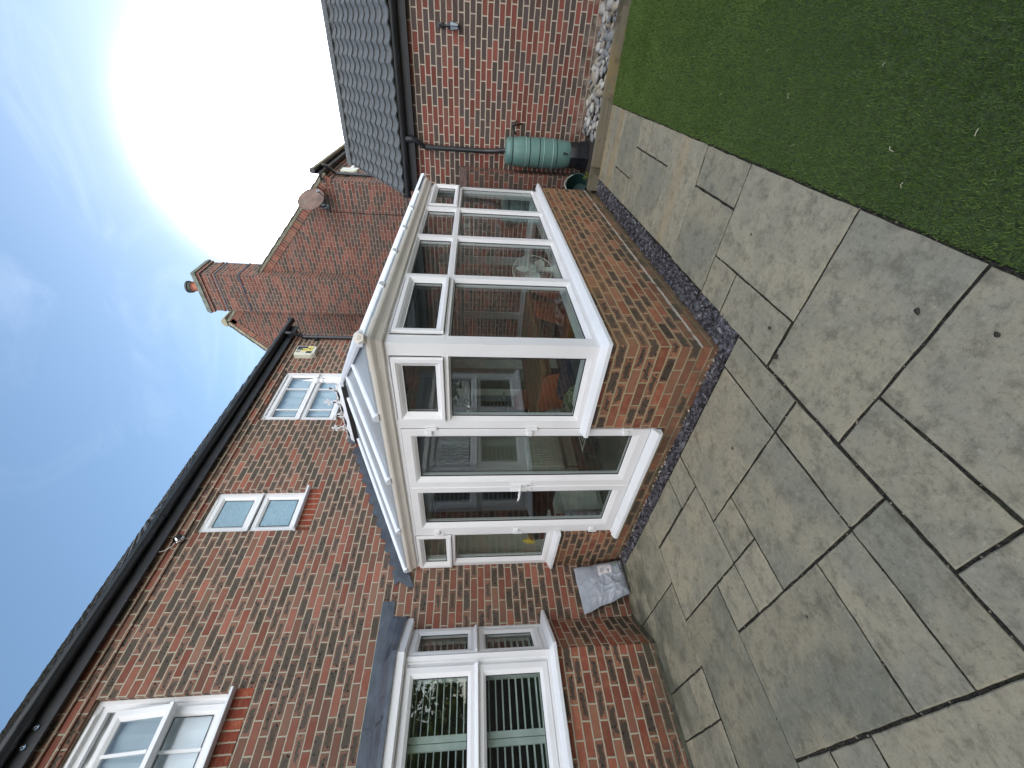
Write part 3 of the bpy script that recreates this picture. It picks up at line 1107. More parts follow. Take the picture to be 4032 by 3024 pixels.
gt = MB()
mitre_sweep(gt, GP, [(d, 2.985, ZG), (d, d, ZG), (Wc - d, d, ZG), (Wc - d, Lc, ZG)], [(-1, 0, 0), (-1, -1, 0), (1, -1, 0), (1, 0, 0)])
gut = gt.build('gutter', CREAM, cons)
GP2 = [(a * 1.05 + .0015 if a > 0 else 0, b - .003 if b < .02 else b + .001) for a, b in GP]
jn = MB()
o1, o2 = V((-1, 0, 0)), V((0, -1, 0))
mitre_sweep(jn, GP2, [(d, .20, ZG), (d, d, ZG), (.20, d, ZG)], [(-1, 0, 0), (-1, -1, 0), (0, -1, 0)])
for yy in (.205,):
    jn.sweep([(a * 1.06 + .002 if a else 0, b - .004 if b < .02 else b + .002) for a, b in GP], (d, .192, ZG), (d, .214, ZG), o1, Zv)
    jn.sweep([(a * 1.06 + .002 if a else 0, b - .004 if b < .02 else b + .002) for a, b in GP], (.192, d, ZG), (.214, d, ZG), o2, Zv)
jn.build('gutter_corner', CREAM, gut)

# roof: Edwardian, ridge square to the house
RX, RY, RZ = 1.97, 1.95, 3.335
E0 = -.035
ZE = 2.392
rf = MB()
T = .026
hl, hr_, rw = V((RX, RY, RZ)), V((RX, RY, RZ)), V((RX, Lc, RZ))
eL0, eL1 = V((E0, E0, ZE)), V((E0, Lc, ZE))
eR0, eR1 = V((Wc - E0, E0, ZE)), V((Wc - E0, Lc, ZE))
rf.prism([eL0, hl, rw, eL1], (0, 0, -T))
rf.prism([eR0, eR1, rw, hl], (0, 0, -T))
rf.prism([eL0, eR0, hl], (0, 0, -T))
roof = rf.build('roof', POLY, cons)


def bar(mb, P, Q, wd=.062, h=.030, cap=True):
    P, Q = V(P), V(Q)
    t = (Q - P).normalized()
    side = t.cross(Zv).normalized()
    up = side.cross(t).normalized()
    prof = [(-wd / 2, 0), (-wd / 2, h * .45), (-wd * .28, h), (wd * .28, h), (wd / 2, h * .45), (wd / 2, 0)]
    mb.sweep(prof, P, Q, side, up)
    if cap:
        mb.sweep([(a * 1.12, b * 1.25 - .012) for a, b in prof], P - t * .008, P + t * .014, side, up)


def onslope(y):
    return V((E0 - .012, y, ZE - .002))


kx = (RZ - ZE) / (RX - E0)
for y in (.64, 1.38, 2.16, 2.93):
    b_ = MB()
    xt = min(RX - .04, y) - (.03 if y < RY else 0)
    bar(b_, onslope(y), (xt, y, ZE + kx * (xt - E0)))
    b_.build('roof_bar', ROOFBAR, roof)
    b_ = MB()
    xo = Wc - xt
    bar(b_, (Wc - E0 + .012, y, ZE), (xo, y, ZE + kx * (xt - E0)))
    b_.build('roof_bar', ROOFBAR, roof)
ky = (RZ - ZE) / (RY - E0)
for x in (.70, 1.36, 1.97, 2.62, 3.30):
    yt = min(RY - .05, x, Wc - x) - .03
    b_ = MB()
    bar(b_, (x, E0 - .012, ZE - .002), (x, yt, ZE + ky * (yt - E0)))
    b_.build('roof_bar', ROOFBAR, roof)
for sx, ex in ((E0 - .012, RX), (Wc - E0 + .012, RX)):
    b_ = MB()
    bar(b_, (sx, E0 - .012, ZE + .004), (ex, RY - .03, RZ + .004), .095, .040)
    hb = b_.build('hip_bar', ROOFBAR, roof)
    if sx < 1:
        c_ = MB()
        dirn = V((-1, -1, 0)).normalized()
        cc = V((E0 - .012, E0 - .012, ZE + .012)) + dirn * .012
        c_.lathe(cc - dirn * .012, [(0, .024), (.030, .024), (.036, .020), (.042, .0), (.042, -.02)], 6, dirn)
        c_.build('hip_end_cap', CREAM, hb)
        c_ = MB()
        sd = dirn.cross(Zv)
        for k in range(6):
            a = k * math.pi / 3
            q = cc + dirn * .013 + (sd * math.cos(a) + Zv * math.sin(a)) * .013
            c_.tube([cc + dirn * .014, q, q + (sd * math.cos(a) + Zv * math.sin(a)) * .004], [.002, .0042, .001], 6)
        c_.build('rosette', CREAM, hb)
# ridge
rd = MB()
rd.sweep([(-.075, -.02), (-.085, .015), (-.07, .03), (-.035, .075), (.035, .075), (.07, .03), (.085, .015), (.075, -.02)], (RX, RY - .06, RZ + .015), (RX, Lc, RZ + .015), XA, Zv)
rg = rd.build('ridge', ROOFBAR, roof)
fo = MB()
fo.box(RX - .105, RX - .087, RY + .02, Lc - .01, RZ - .055, RZ + .02)  # dark strip in place of the shadow under the ridge cap
fo.build('ridge_shadow_strip', RUBBER, roof)
cr = MB()
zc = RZ + .105
y0c = RY + .14
TH = .010


def plate(pts2, x=RX, th=TH):
    cr.prism([(x - th / 2, y, z) for y, z in pts2], (th, 0, 0))


def arcband(yc, zc_, r0, r1, a0, a1, n=12):
    for k in range(n):
        t0, t1 = a0 + (a1 - a0) * k / n, a0 + (a1 - a0) * (k + 1) / n
        plate([(yc + r0 * math.cos(t0), zc_ + r0 * math.sin(t0)), (yc + r1 * math.cos(t0), zc_ + r1 * math.sin(t0)),
               (yc + r1 * math.cos(t1), zc_ + r1 * math.sin(t1)), (yc + r0 * math.cos(t1), zc_ + r0 * math.sin(t1))])


def fleur(y, z, s=1.0):
    plate([(y - .012, z), (y + .012, z), (y + .010, z + .085 * s), (y - .010, z + .085 * s)])
    c = z + .095 * s
    for ax in (0, 1, 2):
        a = ax * math.pi / 2
        u_, v_ = math.cos(a), math.sin(a)
        L = .050 * s
        q = lambda t, n_: (y + u_ * t - v_ * n_, c + v_ * t + u_ * n_)
        plate([q(0, -.008), q(L * .6, -.010), q(L * .7, -.022 * s), q(L * 1.0, -.014 * s), q(L * 1.25, 0), q(L * 1.0, .014 * s), q(L * .7, .022 * s), q(L * .6, .010), q(0, .008)])


yy = y0c
plate([(y0c - .08, zc - .02), (Lc - .03, zc - .02), (Lc - .03, zc + .022), (y0c - .08, zc + .022)])
per = .245
for k in range(4):
    yc_ = RY + .115 + k * per
    if yc_ + .12 > Lc:
        break
    arcband(yc_ + per / 2, zc + .135, .108, .143, math.pi * 1.07, math.pi * 1.93)
    for q in (-.085, 0, .085):
        arcband(yc_ + per / 2 + q, zc + .018 + abs(q) * .15, .010, .022, 0, 2 * math.pi, 10)
    (fleur(yc_, zc + .07, 1.0) if k % 2 else fleur(yc_, zc + .06, .35))
fleur(RY + .115 + 4 * per - .02, zc + .04, .3) if RY + .115 + 4 * per < Lc + .1 else None
cr.build('cresting', PVC, rg)
fn = MB()
fx, fy = RX, RY - .01
fn.lathe((fx, fy, RZ + .03), [(.0, 0), (.062, 0), (.064, .05), (.050, .058), (.050, .066), (.038, .072), (.040, .175), (.028, .205), (.020, .212), (.030, .228), (.033, .24), (.030, .252), (.020, .262),
                               (.018, .268), (.040, .290), (.043, .305), (.038, .325), (.020, .352), (.012, .40), (.006, .46), (.001, .50)], 24)
fn.build('finial', PVC, rg)
# stepped lead flashing on the house wall
fl = MB()
sl0 = lambda x: ZE + kx * (x - E0) + .012
xs = -.165
pts = []
n = 13
stepz = .075
for i in range(1, n):
    zt = 2.452 + i * .0747
    x1 = .184 + (i - 2) * .1605
    x0 = x1 - .165
    poly = [(x0 - .055, sl0(x0 - .055) - .03), (x1, sl0(x1) - .03), (x1, zt), (x1 - .118, zt), (x0 - .055, sl0(x0 - .055) + .02)]
    fl.prism([(a, Lc - .006, b) for a, b in poly], (0, -.004 - .0012 * (i % 2) - .0002 * i, 0))
for i in range(0):
    poly = [(x0, sl0(max(x0, -.10)) - .0 if i else 2.50), (x1, sl0(x1)), (x1 + .022, zt + .075), (x0 + .022, zt + .002)]
    poly = [(x0, sl0(x0) if i else 2.505), (x1, sl0(x1)), (x1, zt + .071), (x0 + .03, zt + .016 + .071 * .0), (x0, zt)]
    fl.prism([(a, Lc - .006, b) for a, b in poly], (0, -.004 - .0004 * (i % 2), 0))
fl.prism([(-.17, Lc - .006, 2.50), (-.055, Lc - .006, 2.395), (-.0, Lc - .006, 2.42), (-.0, Lc - .006, 2.56)], (0, -.0052, 0))
fl.prism([(RX - .12, Lc - .006, 3.33), (RX + .12, Lc - .006, 3.33), (RX + .10, Lc - .006, 3.46), (RX - .10, Lc - .006, 3.46)], (0, -.006, 0))
fl.build('flashing', LEAD, roof)
# inner window boards
ib = MB()
for q in ((d + .07, Wc - d - .07, d + .075, .30), (Wc - .32, Wc - d - .075, .301, Lc - .02), (d + .075, .30, .301, .775), (d + .075, .30, 2.37, Lc - .02)):
    ib = MB()
    ib.box(*q, .838, .862)
    ib.build('window_board', PVC, cons)
fb = MB()
fb.box(.0 + .01, Wc - .01, .01, 3.33, .02, .20)
struct('conservatory_floor', fb, simple('dark_floor', (.045, .038, .030), .35, nscale=3, namt=.3))


# ================================================================== MAIN HOUSE
YW = 3.014
house = thing('brick_house', 'two storey brown and red brick house with white windows and black gutter', 'house', (0, YW, 0))
H1 = (-2.22, -1.030, 3.765, 4.855)      # window over the bay
H2 = (.520, 1.080, 3.765, 4.845)        # narrow obscured window
H3 = (2.350, 3.550, 3.765, 4.870)
HB = (-3.27, -.606, .96, 2.27)
HO = (.55, 1.25, .20, 2.20)             # openings into the house from the conservatory
HK = (2.02, 3.34, .20, 2.20)
wb = MB()
wb.wall((0, YW, 0), XA, -9, 4.70, -.1, 4.905, [H1, H2, H3], .085, (0, -1, 0)) if 0 else wb.wall((0, YW, 0), XA, -9, 4.70, -.1, 4.905, [H1, H2, H3, HB, HO, HK])
for h in (H1, H2, H3):
    c = [(h[0], h[2]), (h[1], h[2]), (h[1], h[3]), (h[0], h[3])]
    for k in range(4):
        p, q = c[k], c[(k + 1) % 4]
        wb.quad((p[0], YW, p[1]), (q[0], YW, q[1]), (q[0], YW + .10, q[1]), (p[0], YW + .10, p[1]))
wb.quad((4.70, YW, -.1), (4.70, 11, -.1), (4.70, 11, 4.905), (4.70, YW, 4.905))
wb.prism([(4.70, YW + .2, 4.905), (4.70, 10.8, 4.905), (4.70, 7, 8.2)], (-.1, 0, 0))
# corbelled courses under the eaves
wb.box(-9, 4.712, YW - .018, YW + .2, 4.905, 4.982)
wb.box(-9, 4.724, YW - .038, YW + .2, 4.986, 5.075)
wb.box(-9, 4.70, YW + .001, YW + .02, 4.97, 4.99)
hw = wb.build('wall', B_HOUSE, house)
for h, x1 in ((H1, -1.015), (H2, 1.088)):
    sb_ = MB()
    x0 = h[0] - .008
    sb_.quad((x0, YW - .003, 3.588), (x1, YW - .003, 3.588), (x1, YW - .003, 3.738), (x0, YW - .003, 3.738),
             [(x0 + 40, .06), (x1 + 40, .06), (x1 + 40, .44), (x0 + 40, .44)])
    sb_.quad((x1, YW - .003, 3.588), (x1, YW, 3.588), (x1, YW, 3.738), (x1, YW - .003, 3.738))
    sb_.build('soldier_course', B_SOLDIER, house)
# inner leaf and rooms behind the openings
il = MB()
for h in (HO, HK):
    c = [(h[0], h[2]), (h[1], h[2]), (h[1], h[3]), (h[0], h[3])]
    for k in range(4):
        p, q = c[k], c[(k + 1) % 4]
        il.quad((p[0], YW - .008, p[1]), (q[0], YW - .008, q[1]), (q[0], YW + .30, q[1]), (p[0], YW + .30, p[1]))
il.build('door_lining', WHITEW, house)
il = MB()
il.wall((0, YW - .008, 0), XA, .11, Wc - .11, .20, 2.36, [HO, HK])
il.add([(.12, YW - .008, 2.36), (Wc - .12, YW - .008, 2.36), (1.97, YW - .008, 3.2)], [(0, 1, 2)])
il.build('plaster', CREAMWALL, house)
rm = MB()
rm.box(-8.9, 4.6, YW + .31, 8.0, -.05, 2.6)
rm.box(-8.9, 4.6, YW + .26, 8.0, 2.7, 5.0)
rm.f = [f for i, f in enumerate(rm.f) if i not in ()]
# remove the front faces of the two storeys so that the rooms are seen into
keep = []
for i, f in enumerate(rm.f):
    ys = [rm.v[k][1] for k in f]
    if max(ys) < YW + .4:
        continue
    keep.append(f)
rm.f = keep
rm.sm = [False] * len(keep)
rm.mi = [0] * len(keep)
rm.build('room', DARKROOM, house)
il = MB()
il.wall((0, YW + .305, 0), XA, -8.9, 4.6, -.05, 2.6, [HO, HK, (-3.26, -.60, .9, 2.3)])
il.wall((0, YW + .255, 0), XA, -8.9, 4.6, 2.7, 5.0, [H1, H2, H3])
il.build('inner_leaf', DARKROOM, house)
sk = MB()
sk.box(.56, 4.5, 3.60, 3.62, .2, .33)
sk.build('skirting', WHITEW, house)
# eaves
ev = MB()
ev.box(-9, 4.80, YW - .105, YW - .085, 5.030, 5.215)
ev.box(-9, 4.80, YW - .085, YW + .1, 5.078, 5.09)
ev.build('fascia', BLACKF, house)


def halfround(P, Q, A, r=.056, th=.004, parent=None, material=None):
    mb = MB()
    pr = [(r * math.cos(a), r * math.sin(a)) for a in (math.pi + math.pi * k / 14 for k in range(15))]
    pr = [(-r, .012)] + pr + [(r + .004, .012), (r + .004, .018), (r - .006, .018), (r - .006, 0)]
    pr += [((r - th) * math.cos(a), (r - th) * math.sin(a)) for a in (-math.pi * k / 14 for k in range(1, 14))] + [(-r + th, 0), (-r + th, .012)]
    mb.sweep(pr, P, Q, A, Zv, smooth=True)
    return mb


YG = YW - .165
gq = halfround((-9, YG, 5.185), (4.92, YG, 5.185), V((0, 1, 0)))
for x in (4.62, 4.36, -1.2, .66):
    gq.sweep([((.062) * math.cos(a), .062 * math.sin(a)) for a in (math.pi + math.pi * k / 12 for k in range(13))], (x - .035, YG, 5.185), (x + .035, YG, 5.185), V((0, 1, 0)), Zv, smooth=True)
gq.lathe((4.915, YG, 5.185), [(0, .008), (.058, .008), (.060, 0), (.060, -.01)], 20, (1, 0, 0))
gq.build('gutter', BLACKP, house)
dp = MB()
dp.tube([(4.46, YG, 5.15), (4.46, YG, 5.06), (4.465, YG + .02, 5.02), (4.50, YW - .10, 4.93), (4.515, YW - .062, 4.87), (4.515, YW - .055, 4.80), (4.515, YW - .055, .2)], .034, 14)
dp.tube([(4.515, YW - .055, 4.86), (4.515, YW - .055, 4.79)], .040, 14)
for z in (4.60, 2.9):
    dp.tube([(4.515, YW - .055, z), (4.515, YW - .055, z + .035)], .040, 14)
    dp.box(4.455, 4.49, YW - .07, YW - .001, z, z + .05)
dp.build('downpipe', BLACKP, house)
for (x, z) in ((-1.225, 5.10), (-1.345, 5.105)):
    eb = MB()
    eb.lathe((x, YW - .113, z), [(.0, .0), (.010, .0), (.011, .01), (.020, .010), (.020, -.012), (.011, -.012)], 12, (.2, -1, -.1))
    eb.build('eye_bolt', CHROME, house)


def tile_roof(mb, O, along, up, L, Sl, per=.30, course=.33, amp=.022, lip=.024, nper=10, nrm=None):
    """interlocking tiles: waves along the eaves, a step at every course"""
    O, along, up = V(O), V(along), V(up)
    nrm = V(nrm)
    nx = int(L / per * nper)
    nc = int(math.ceil(Sl / course))

    def wave(u):
        t = (u / per) % 1.0
        return amp * (math.sin(math.pi * min(t / .62, 1.0)) ** 2 * 1.0 if t < .62 else -.25 * math.sin(math.pi * (t - .62) / .38))
    us = [L * k / nx for k in range(nx + 1)]
    for c in range(nc):
        s0, s1 = c * course, min(Sl, (c + 1) * course)
        jit = [mnoise.noise(V((u * .9, c * 3.1, 1))) * .004 for u in us]
        rows = []
        for s, hgt in ((s0 + .004, .0), (s0, lip), ((s0 + s1) / 2, lip * .55), (s1 + .01, .002)):
            rows.append([O + along * u + up * (s + (j if s < s1 else 0)) + nrm * (hgt + wave(u) + j) for u, j in zip(us, jit)])
        m = len(us)
        v = [p for r_ in rows for p in r_]
        f = []
        for a in range(len(rows) - 1):
            for k in range(m - 1):
                f.append((a * m + k, a * m + k + 1, (a + 1) * m + k + 1, (a + 1) * m + k))
        mb.add(v, f, True)


ru = V((0, math.cos(R(40)), math.sin(R(40))))
rn_ = V((0, -math.sin(R(40)), math.cos(R(40))))
tr = MB()
tile_roof(tr, (-9, YW - .16, 5.222), XA, ru, 13.80, 5.2, per=.30, course=.30, amp=.012, lip=.014, nper=6, nrm=rn_)
tr.quad((-9, YW - .15, 5.222), (4.80, YW - .15, 5.222), (4.80, YW - .15, 5.235), (-9, YW - .15, 5.235))
tr.quad((-9, 7, 8.5), (4.8, 7, 8.5), (4.8, 11, 5.2), (-9, 11, 5.2))
tr.build('roof', TILE_DK, house, sharp=50)

# upstairs windows -------------------------------------------------------
FPROF = [(0, 0), (.42, 0), (.5, -.006), (.52, -.02), (1, -.02), (1, -.06), (0, -.06)]
SPROF = [(0, -.018), (0, .006), (.07, .010), (.62, .010), (.70, .006), (1.0, -.014), (1.0, -.035), (0, -.035)]
YF = YW + .052
OFW = (0, YF, 0)
nW = V((0, -1, 0))


def house_window(h, name_glass, lights, bars=(), zm=None, blind=True):
    x0, x1, z0, z1 = h
    fr = MB()
    fr.ring(OFW, XA, nW, x0 + .002, x1 - .002, z0 - .01, z1 - .004, (.075, .075, .07, .10), FPROF)
    w_ = fr.build('window', PVC, house)
    k = MB()     # trickle vent on the head
    k.bbox(x0 + .14, x1 - .10, YF - .018, YF + .002, z1 - .050, z1 - .026, .004)
    k.build('trickle_vent', PVC, w_)
    for (a0, a1, b0, b1, opening) in lights:
        s_ = MB()
        if opening == 2:      # top light standing open on its stays
            hh = b1 - b0
            tl = V((0, .235, .972)).normalized()
            n2_ = V((0, -.972, .235)).normalized()
            Ob = V((0, YF + .035, b1 - .085)) - tl * hh
            s_.ring(Ob, XA, n2_, a0, a1, 0, hh, (.078, .078, .075, .075), SPROF, tl)
            s_.build('sash', PVC, w_)
            g_ = MB()
            g_.prism([Ob + XA * x_ + tl * z_ - n2_ * .018 for x_, z_ in ((a0 + .072, .07), (a1 - .072, .07), (a1 - .072, hh - .07), (a0 + .072, hh - .07))], n2_ * -.014)
            g_.build('pane', name_glass, w_)
            k = MB()
            k.prism([Ob + XA * x_ + tl * z_ + n2_ * .010 for x_, z_ in ((a0 - .004, -.004), (a1 + .004, -.004), (a1 + .004, .03), (a0 - .004, .03))], n2_ * .016)
            k.build('drip_bar', PVC, w_)
            for bx_ in bars:
                k = MB()
                k.prism([Ob + XA * x_ + tl * z_ - n2_ * .014 for x_, z_ in ((bx_ - .011, .07), (bx_ + .011, .07), (bx_ + .011, hh - .07), (bx_ - .011, hh - .07))], n2_ * .016)
                k.build('glazing_bar', PVC, w_)
            continue
        s_.ring(OFW, XA, nW, a0, a1, b0, b1, (.078, .078, .075, .075), SPROF if opening else [(f, o_ - .006) for f, o_ in SPROF])
        s_.build('sash', PVC, w_)
        g_ = MB()
        pane(g_, OFW, XA, nW, a0 + .072, a1 - .072, b0 + .07, b1 - .07, -.018)
        g_.build('pane', name_glass, w_)
        k = MB()
        gasket(k, OFW, XA, nW, a0 + .078, a1 - .078, b0 + .075, b1 - .075, -.012, .004)
        k.build('gasket', RUBBER, w_)
        if opening:
            k = MB()
            k.sweep([(0, 0), (.012, -.004), (.030, -.022), (.034, -.030), (.0, -.030)], (a0 - .004, YF, b0 + .006), (a1 + .004, YF, b0 + .006), nW, Zv)
            k.build('drip_bar', PVC, w_)
        for bx_ in bars:
            k = MB()
            k.box(bx_ - .011, bx_ + .011, YF + .006, YF + .022, b0 + .07, b1 - .07)
            k.build('glazing_bar', PVC, w_)
    if blind:
        k = MB()
        for q in range(int((x1 - x0 - .1) / .09)):
            xx = x0 + .06 + q * .09
            k.quad((xx, YF + .075 + .02 * (q % 2), z0), (xx + .09, YF + .075 + .02 * ((q + 1) % 2), z0), (xx + .09, YF + .075 + .02 * ((q + 1) % 2), z1), (xx, YF + .075 + .02 * (q % 2), z1))
        k.build('curtain', BLIND, w_)
    k = MB()
    k.sweep([(-.05, 0), (.055, -.012), (.085, -.018), (.085, -.036), (.075, -.040), (-.05, -.030)], (x0 - (.0 if x0 > 2 else .008), YW, z0 + .005), (x1 + (.0 if x0 > 2 else .016), YW, z0 + .005), nW, Zv)
    k.build('sill', PVC_SILL, w_)
    return w_


xa, xb = H1[0] + .065, H1[1] - .068
house_window(H1, GLASS_UP, [(xa, xb, 4.245, 4.775, 2), (xa, xb, 3.80, 4.262, 0)], bars=(-1.40, -1.86))
xa, xb = H2[0] + .020, H2[1] - .022
house_window(H2, FROST, [(xa, xb, 4.315, 4.800, 1), (xa, xb, 3.790, 4.278, 0)], blind=False)
xa, xb = H3[0] + .05, H3[1] - .05
house_window(H3, GLASS_UP, [(xa, xb, 4.325, 4.80, 1), (xa, xb, 3.82, 4.30, 0)], bars=(2.635, 3.130))

# bay window -------------------------------------------------------------
Bp = [V((-.575, YW, 0)), V((-.952, 2.640, 0)), V((-2.92, 2.640, 0)), V((-3.297, YW, 0))]
bw = MB()
for i in range(3):
    a_, b_ = Bp[i], Bp[i + 1]
    bw.quad(a_ + Zv * -.1, b_ + Zv * -.1, b_ + Zv * .955, a_ + Zv * .955)
bwo = bw.build('bay', B_BAY, house)
fm = MB()      # mortar fillet along the foot
rr = random.Random(8)
for i in range(3):
    a_, b_ = Bp[i], Bp[i + 1]
    t_ = (b_ - a_).normalized()
    nn_ = V((-t_.y, t_.x, 0))
    if nn_.y > 0:
        nn_ = -nn_
    n_ = int((b_ - a_).length / .02)
    pv = []
    for k in range(n_ + 1):
        p = a_.lerp(b_, k / n_)
        wv_ = .020 + .008 * mnoise.noise(p * 9)
        pv += [p + nn_ * .001 + Zv * (.026 + .010 * mnoise.noise(p * 6)), p + nn_ * wv_ + Zv * .002]
    fm.add(pv, [(2 * k, 2 * k + 1, 2 * k + 3, 2 * k + 2) for k in range(n_)])
fm.build('footing_fillet', simple('mossy_mortar', (.055, .055, .038), .95, nscale=14, namt=.45, bscale=50, dirt=.7, dcol=(.03, .036, .018)), bwo)


def inset(pts, dist):
    """offset the open bay outline outwards by dist (keeps ends on the house wall)"""
    a0, a1, a2, a3 = pts
    s2 = math.sqrt(2)
    return [V((a0.x + dist * s2, a0.y, 0)), V((a1.x + dist * math.tan(R(22.5)), a1.y - dist, 0)), V((a2.x - dist * math.tan(R(22.5)), a2.y - dist, 0)), V((a3.x - dist * s2, a3.y, 0))]


Fp = inset(Bp, -.020)


def prism_bay(mb, dist, z0, z1, base=Fp):
    q = inset(base, dist)
    mb.prism([p + Zv * z0 for p in q], (0, 0, z1 - z0))


si = MB()
outs = [V((math.sqrt(2), 0, 0)), V((math.tan(R(22.5)), -1, 0)), V((-math.tan(R(22.5)), -1, 0)), V((-math.sqrt(2), 0, 0))]
SP2 = [(0, 0), (.018, 0), (.078, -.020), (.090, -.026), (.090, -.052), (.078, -.058), (.0, -.058)]
v, n_ = [], len(SP2)
f = []
for p, o in zip(Fp, outs):
    v += [p + o * a + Zv * (.985 + b) for a, b in SP2]
for i in range(3):
    for k in range(n_):
        f.append((i * n_ + k, i * n_ + (k + 1) % n_, (i + 1) * n_ + (k + 1) % n_, (i + 1) * n_ + k))
f += [tuple(range(n_)), tuple(range(3 * n_, 4 * n_))]
si.add(v, f)
si.build('sill', PVC_SILL, bwo)
# canted side light (faces right), front lights
SQ = math.sqrt(.5)
a_side, n_side = V((SQ, SQ, 0)), V((SQ, -SQ, 0))       # a runs from the bay corner to the wall
Ls = (Fp[0] - Fp[1]).length
a_fr, n_fr = V((1, 0, 0)), V((0, -1, 0))
BPROF = [(0, 0), (.42, 0), (.5, -.005), (.54, -.016), (1, -.016), (1, -.07), (0, -.07)]
BS = [(0, -.014), (0, .012), (.06, .016), (.60, .016), (.68, .012), (1.0, -.006), (1.0, -.03), (0, -.03)]


def bay_light(O, a, n, s0, s1, side):
    fr = MB()
    fr.ring(O, a, n, s0, s1, .985, 1.632, (side[0], side[1], .062, .030), BPROF)
    fr.ring(O, a, n, s0, s1, 1.633, 2.252, (side[0], side[1], .030, .042), BPROF)
    fo_ = fr.build('light_frame', PVC, bwo)
    return fo_


def bay_sash(O, a, n, s0, s1, z0, z1, wl, par_off=0.0, drip=True):
    s_ = MB()
    s_.ring(O, a, n, s0, s1, z0, z1, wl, [(f_, o_ + par_off) for f_, o_ in BS])
    if drip:
        s_.sweep([(0, 0), (.016, -.004), (.036, -.020), (.040, -.032), (.0, -.032)], V(O) + a * (s0 - .006) + Zv * (z0 + .016), V(O) + a * (s1 + .006) + Zv * (z0 + .016), V(n), Zv)
    s_.build('bay_sash', PVC, bwo)
    g_ = MB()
    pane(g_, O, a, n, s0 + wl[0] - .005, s1 - wl[1] + .005, z0 + wl[2] - .005, z1 - wl[3] + .005, -.012 + par_off)
    g_.build('pane', GLASS, bwo)
    k = MB()
    gasket(k, O, a, n, s0 + wl[0], s1 - wl[1], z0 + wl[2], z1 - wl[3], -.006 + par_off, .005)
    k.build('gasket', RUBBER, bwo)


O1 = Fp[1]
bay_light(O1, a_side, n_side, .002, Ls - .002, (.052, .052))
bay_sash(O1, a_side, n_side, .030, Ls - .040, 1.650, 2.238, (.060, .085, .072, .072))
bay_sash(O1, a_side, n_side, .045, Ls - .050, 1.035, 1.618, (.055, .080, .075, .065), -.012, False)
O2 = V((Fp[1].x, Fp[1].y, 0))
mid = -1.085
bay_light(O2, a_fr, n_fr, mid + .001, -.002, (.045, .090))
bay_light(O2, a_fr, n_fr, -1.965, mid - .001, (.090, .045))
for s0, s1 in ((mid + .02, -.075), (-1.89, mid - .02)):
    bay_sash(O2, a_fr, n_fr, s0, s1, 1.645, 2.240, (.075, .082, .072, .068))
    bay_sash(O2, a_fr, n_fr, s0, s1, 1.020, 1.620, (.075, .082, .075, .058), -.012, False)
cp = MB()      # corner post
cp.prism([Fp[1] + n_side * .0 + Zv * .985, Fp[1] + a_side * .03 + n_side * .010 + Zv * .985, Fp[1] + V((.006, -.016, .985)), Fp[1] - V((.03, .010, -.985))], (0, 0, 1.267))
cp.build('corner_post', PVC, bwo)
# fascia board, soffit, lead roof
fa = MB()
q0, q1 = inset(Fp, .072), inset(Fp, .050)
for i in range(3):
    fa.prism([q1[i] + Zv * 2.262, q0[i] + Zv * 2.262, q0[i + 1] + Zv * 2.262, q1[i + 1] + Zv * 2.262], (0, 0, .092))
prism_bay(fa, .055, 2.253, 2.263)
fa.build('fascia', PVC, bwo)
ld = MB()
r0, r1 = inset(Fp, .088), inset(Fp, .094)
top = [V((-.47, YW - .004, 2.50)), V((-.94, YW - .05, 2.505)), V((-2.94, YW - .05, 2.505)), V((-3.47, YW - .002, 2.50))]
for i in range(3):
    N_ = 14
    for k in range(N_):
        t0, t1 = k / N_, (k + 1) / N_
        def P_(t, a, b, z, sc=.004, s=0):
            p = a.lerp(b, t)
            return V((p.x, p.y, p.z if z is None else z)) + V((0, -1, .4)) * mnoise.noise(p * 7 + V((s, 0, 0))) * sc
        A0, A1 = P_(t0, r1[i], r1[i + 1], 2.330), P_(t1, r1[i], r1[i + 1], 2.330)
        B0, B1 = P_(t0, r0[i], r0[i + 1], 2.368), P_(t1, r0[i], r0[i + 1], 2.368)
        C0, C1 = P_(t0, r0[i].lerp(top[i], .35) + Zv * 1.55, r0[i + 1].lerp(top[i + 1], .35) + Zv * 1.55, 2.425, .009, 3), P_(t1, r0[i].lerp(top[i], .35), r0[i + 1].lerp(top[i + 1], .35), 2.425, .009, 3)
        D0, D1 = P_(t0, top[i], top[i + 1], None, .003), P_(t1, top[i], top[i + 1], None, .003)
        ld.add([A0, A1, B1, B0], [(0, 1, 2, 3)], True)
        ld.add([B0, B1, C1, C0], [(0, 1, 2, 3)], True)
        ld.add([C0, C1, D1, D0], [(0, 1, 2, 3)], True)
ld.prism([(-.33, YW - .004, 2.47), (-.33, YW - .004, 2.597), (-3.5, YW - .004, 2.597), (-3.5, YW - .004, 2.47)], (0, -.006, 0))
for x in (-1.36, -1.92):
    ld.prism([(x, YW - .010, 2.46), (x, YW - .010, 2.596), (x - .03, YW - .010, 2.596), (x - .05, YW - .010, 2.46)], (0, -.004, 0))
    ld.tube([(x - .02, YW - .06, 2.503), (x - .02, 2.70, 2.432), (x - .02, 2.56, 2.378)], .009, 8)
ld.build('lead_roof', LEAD, bwo, sharp=60)
# plantation shutters
SH = simple('shutter_white', (.70, .74, .72), .5)


